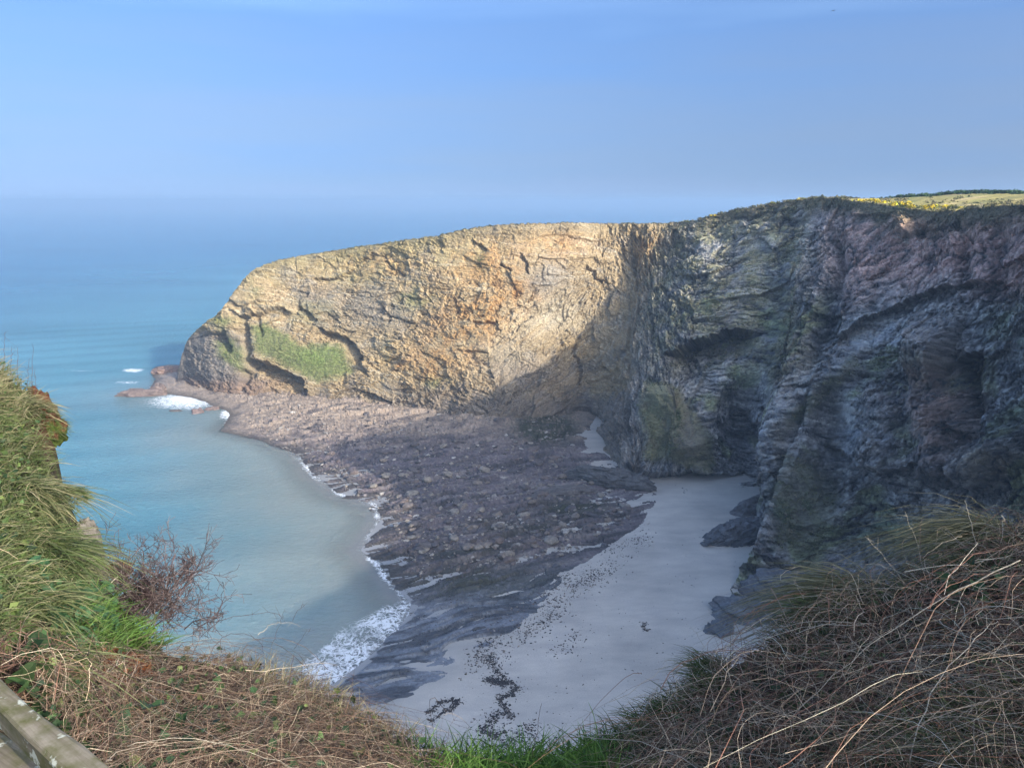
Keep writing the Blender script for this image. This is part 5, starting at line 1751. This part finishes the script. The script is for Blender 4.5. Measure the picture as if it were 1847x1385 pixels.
Vr = np.stack([Vq[..., 0] * np.cos(rz_)[:, None] - Vq[..., 1] * np.sin(rz_)[:, None], Vq[..., 0] * np.sin(rz_)[:, None] + Vq[..., 1] * np.cos(rz_)[:, None], Vq[..., 2]], -1) * s_[:, None, None] + ps[:, None]
o = mesh_np('seaweed', Vr.reshape(-1, 3), (np.arange(n)[:, None, None] * len(V0) + F0[None]).reshape(-1, 3), M_SHORE,
            {'Col': np.repeat(pal(n, [(0.035, 0.028, 0.024), (0.05, 0.035, 0.03), (0.03, 0.03, 0.028)]), len(V0), 0), 'wet': np.full(n * len(V0), .6)})
tag(o, kind='stuff')

# ------------------------------------------------------------------ heath, gorse and hedge on the plateau
k = NT('scrub_leaf')
a = k.attr('Col').outputs['Color']
M_SCRUB = k.done(k.bsdf(a, 0.7, None, 0.15).outputs[0])


def shrubs(cen, rad, per, cols_, hsc=0.7):
    """clumps of leaf-sized faces round the given centres"""
    n = len(cen)
    d = unit(rng.normal(size=(n, per, 3)))
    d[..., 2] = np.abs(d[..., 2])
    rr = rad[:, None, None] * rng.uniform(0.35, 1.08, (n, per, 1))
    c = cen[:, None] + d * rr * np.array([1, 1, hsc])
    nn = unit(d + 0.7 * rng.normal(size=(n, per, 3)))
    e1 = unit(np.cross(nn, rng.normal(size=(n, per, 3))))
    e2 = np.cross(nn, e1)
    L = (rad[:, None, None] * 0.30 * rng.uniform(0.5, 1.2, (n, per, 1)))
    V = np.stack([c - e1 * L, c + e2 * L * .6, c + e1 * L, c - e2 * L * .6], 2)
    cq = cols_[:, None] * (1 + 0.3 * rng.normal(size=(n, per, 1))).clip(.3, 2)
    return V.reshape(-1, 3), np.arange(n * per * 4).reshape(-1, 4), np.repeat(cq.reshape(-1, 3), 4, 0)


sel = np.where((CLIFF_RPX > 470) & (CLIFF_RPX < 2300))[0]
cen, rad, cl = [], [], []
for i in rng.choice(sel, 1500):
    hill = CLIFF_RPX[i] > 1230
    j = rng.integers(0, 8) if hill else 0
    p = PLATEAU[j, i] + rng.normal(size=3) * np.array([.8, .8, 0]) if (hill and rng.uniform() < .75) else CLIFF_RIM[i] + np.array([0, rng.uniform(-.3, 1.2), -0.1])
    cen.append(p)
    rad.append(rng.uniform(.35, .9) if hill else rng.uniform(.25, .5))
    cl.append([(0.13, 0.125, 0.055), (0.19, 0.165, 0.08), (0.075, 0.085, 0.04), (0.22, 0.19, 0.11)][rng.integers(0, 4)])
V, Fc, Cc = shrubs(np.array(cen), np.array(rad), 26, np.array(cl))
o = mesh_np('heath_vegetation', V, Fc, M_SCRUB, {'Col': Cc.clip(.01, .7)})
tag(o, kind='stuff')


vs = W2.reshape(-1, 3)
wt_h = ((GR > 0.55) & (right < 0.5)).ravel()
wt_r = ((right > 0.5) & (PX < 1900) & (((GR > 0.4) & (n_mid > -0.1)) | ((veg > 0.5) & (n_mid > 0.0)))).ravel()
ih, ir = rng.choice(np.where(wt_h)[0], 1100), rng.choice(np.where(wt_r)[0], 2600)
V1, F1_, C1_ = shrubs(vs[ih], rng.uniform(.2, .5, 1100), 14, pal(1100, [(0.19, 0.225, 0.075), (0.23, 0.23, 0.10), (0.15, 0.20, 0.06)]))
V2, F2_, C2_ = shrubs(vs[ir], rng.uniform(.2, .6, 2600), 14, pal(2600, [(0.15, 0.155, 0.075), (0.20, 0.185, 0.10), (0.10, 0.115, 0.055), (0.24, 0.205, 0.13)]))
o = mesh_np('cliff_turf', np.concatenate([V1, V2]), np.concatenate([F1_, F2_ + len(V1)]), M_SCRUB, {'Col': np.concatenate([C1_, C2_]).clip(.01, .7)})
tag(o, kind='stuff')


def on_plateau(px, inland):
    i = np.argmin(np.abs(CLIFF_RPX - px))
    j = int(np.argmin(np.abs(inl - inland)))
    return PLATEAU[j, i] if inland > 1 else CLIFF_RIM[i]


GB = [(1285, 1, 1.0, 'gorse bush on the rim where the headland meets the higher ground'), (1300, 2, .9, 'small gorse bush just inland of the headland junction'),
      (1395, 1, .9, 'sparse gorse bush on the rim left of the pale rock speckles'), (1425, 2, 1.0, 'dull gorse bush on the rising rim'), (1450, 2, 1.1, 'gorse bush low on the rising rim'),
      (1545, 5, 1.5, 'bright yellow gorse at the left end of the flowering patch'), (1560, 9, 1.5, 'flowering gorse behind the left end of the patch'), (1578, 5, 1.6, 'flowering gorse left of the pink sunlit rock'),
      (1600, 9, 1.6, 'flowering gorse behind the pink sunlit rock'), (1612, 2, 1.6, 'brightest gorse right above the pink sunlit rock'), (1632, 2, 1.7, 'wide bright gorse right of the pink sunlit rock'),
      (1652, 5, 1.5, 'flowering gorse on the turf right of the sunlit rock'), (1665, 9, 1.4, 'flowering gorse further inland right of the sunlit rock'), (1690, 5, 1.3, 'thin gorse bush in the middle of the plateau edge'),
      (1715, 5, 1.2, 'last gorse bush before the brown grass mound')]
for px, inn, r, lab in GB:
    c0 = on_plateau(px, inn)
    m = 9
    offs = np.concatenate([rng.normal(size=(m, 2)) * r * .7, np.full((m, 1), -0.05)], 1)
    ye = rng.uniform(size=(m, 1)) < (0.75 if px > 1500 else 0.35)
    cq = np.where(ye, np.array([[0.62, 0.45, 0.03]]), np.array([[0.14, 0.15, 0.04]]))
    V, Fc, Cc = shrubs(offs, np.full(m, r * .55), 34, cq, 0.8)
    o = mesh_np('gorse_bush', V, Fc, M_SCRUB, {'Col': Cc.clip(.01, .7)})
    o.location = c0
    tag(o, lab, 'gorse', 'gorse bushes along the cliff top')
row = PLATEAU[int(np.argmin(np.abs(inl - 75)))]
spx_, _ = to_px(row)
msk = (row[:, 1] > 20) & (CLIFF_RPX < 2600) & (CLIFF_RPX > 1200)
o_s = np.argsort(spx_[msk])
hp = np.stack([np.interp(np.linspace(1585, 1850, 70), spx_[msk][o_s], row[msk][o_s][:, q_]) for q_ in range(3)], -1)
hp[:, 2] += 0.15
tp = np.minimum(1, np.arange(70) / 14)
V, Fc, Cc = shrubs(np.repeat(hp, 2, 0) + rng.normal(size=(140, 3)) * np.array([.3, .3, .08]), np.repeat(0.35 + 0.6 * tp, 2), 60, pal(140, [(0.05, 0.105, 0.04), (0.07, 0.13, 0.045), (0.045, 0.085, 0.035)]), 1.0)
o = mesh_np('hedge', V, Fc, M_SCRUB, {'Col': Cc.clip(.01, .7)})
tag(o, 'dark green hedge along the skyline behind the gorse', 'hedge')

# a bird far up in the sky
c = at_y(1503, 20, 120.0)
e_ = empty('bird', c, 0.5)
tag(e_, 'tiny dark bird gliding high in the upper right sky', 'bird')
BM = NT('bird_feather')
M_BIRD = BM.done(BM.bsdf((0.05, 0.05, 0.055, 1), 0.8).outputs[0])
V, Fc = ICO2
o = mesh_np('body', V * np.array([.20, .055, .05]), Fc, M_BIRD, smooth=True, parent=e_)
for s in (-1, 1):
    wv = np.array([(.07, 0, 0), (.10, .24 * s, .06), (.0, .50 * s, .03), (-.06, .22 * s, .05), (-.07, 0, 0), (.02, .12 * s, -.012), (.02, .3 * s, .03)])
    mesh_np('wing', wv, [(0, 1, 5), (1, 2, 6), (2, 3, 6), (3, 4, 5), (4, 0, 5), (1, 6, 5), (6, 3, 5)], M_BIRD, parent=e_)
#@@FG1
# ------------------------------------------------------------------ haze
hz = NT('sea_haze')
vol = hz.n('ShaderNodeVolumePrincipled')
vol.inputs['Color'].default_value = (0.295, 0.425, 0.60, 1)
vol.inputs['Density'].default_value = 0.00042
vol.inputs['Anisotropy'].default_value = 0.0
hz.l(vol.outputs[0], hz.out.inputs['Volume'])
x0, x1, y0, y1, z0, z1 = -15500, 15500, -700, 15500, -6, 78
vv = [(x, y, z) for x in (x0, x1) for y in (y0, y1) for z in (z0, z1)]
o = mesh_np('haze', vv, [(0, 1, 3, 2), (4, 6, 7, 5), (0, 4, 5, 1), (2, 3, 7, 6), (0, 2, 6, 4), (1, 5, 7, 3)], hz.m)
tag(o, kind='stuff')
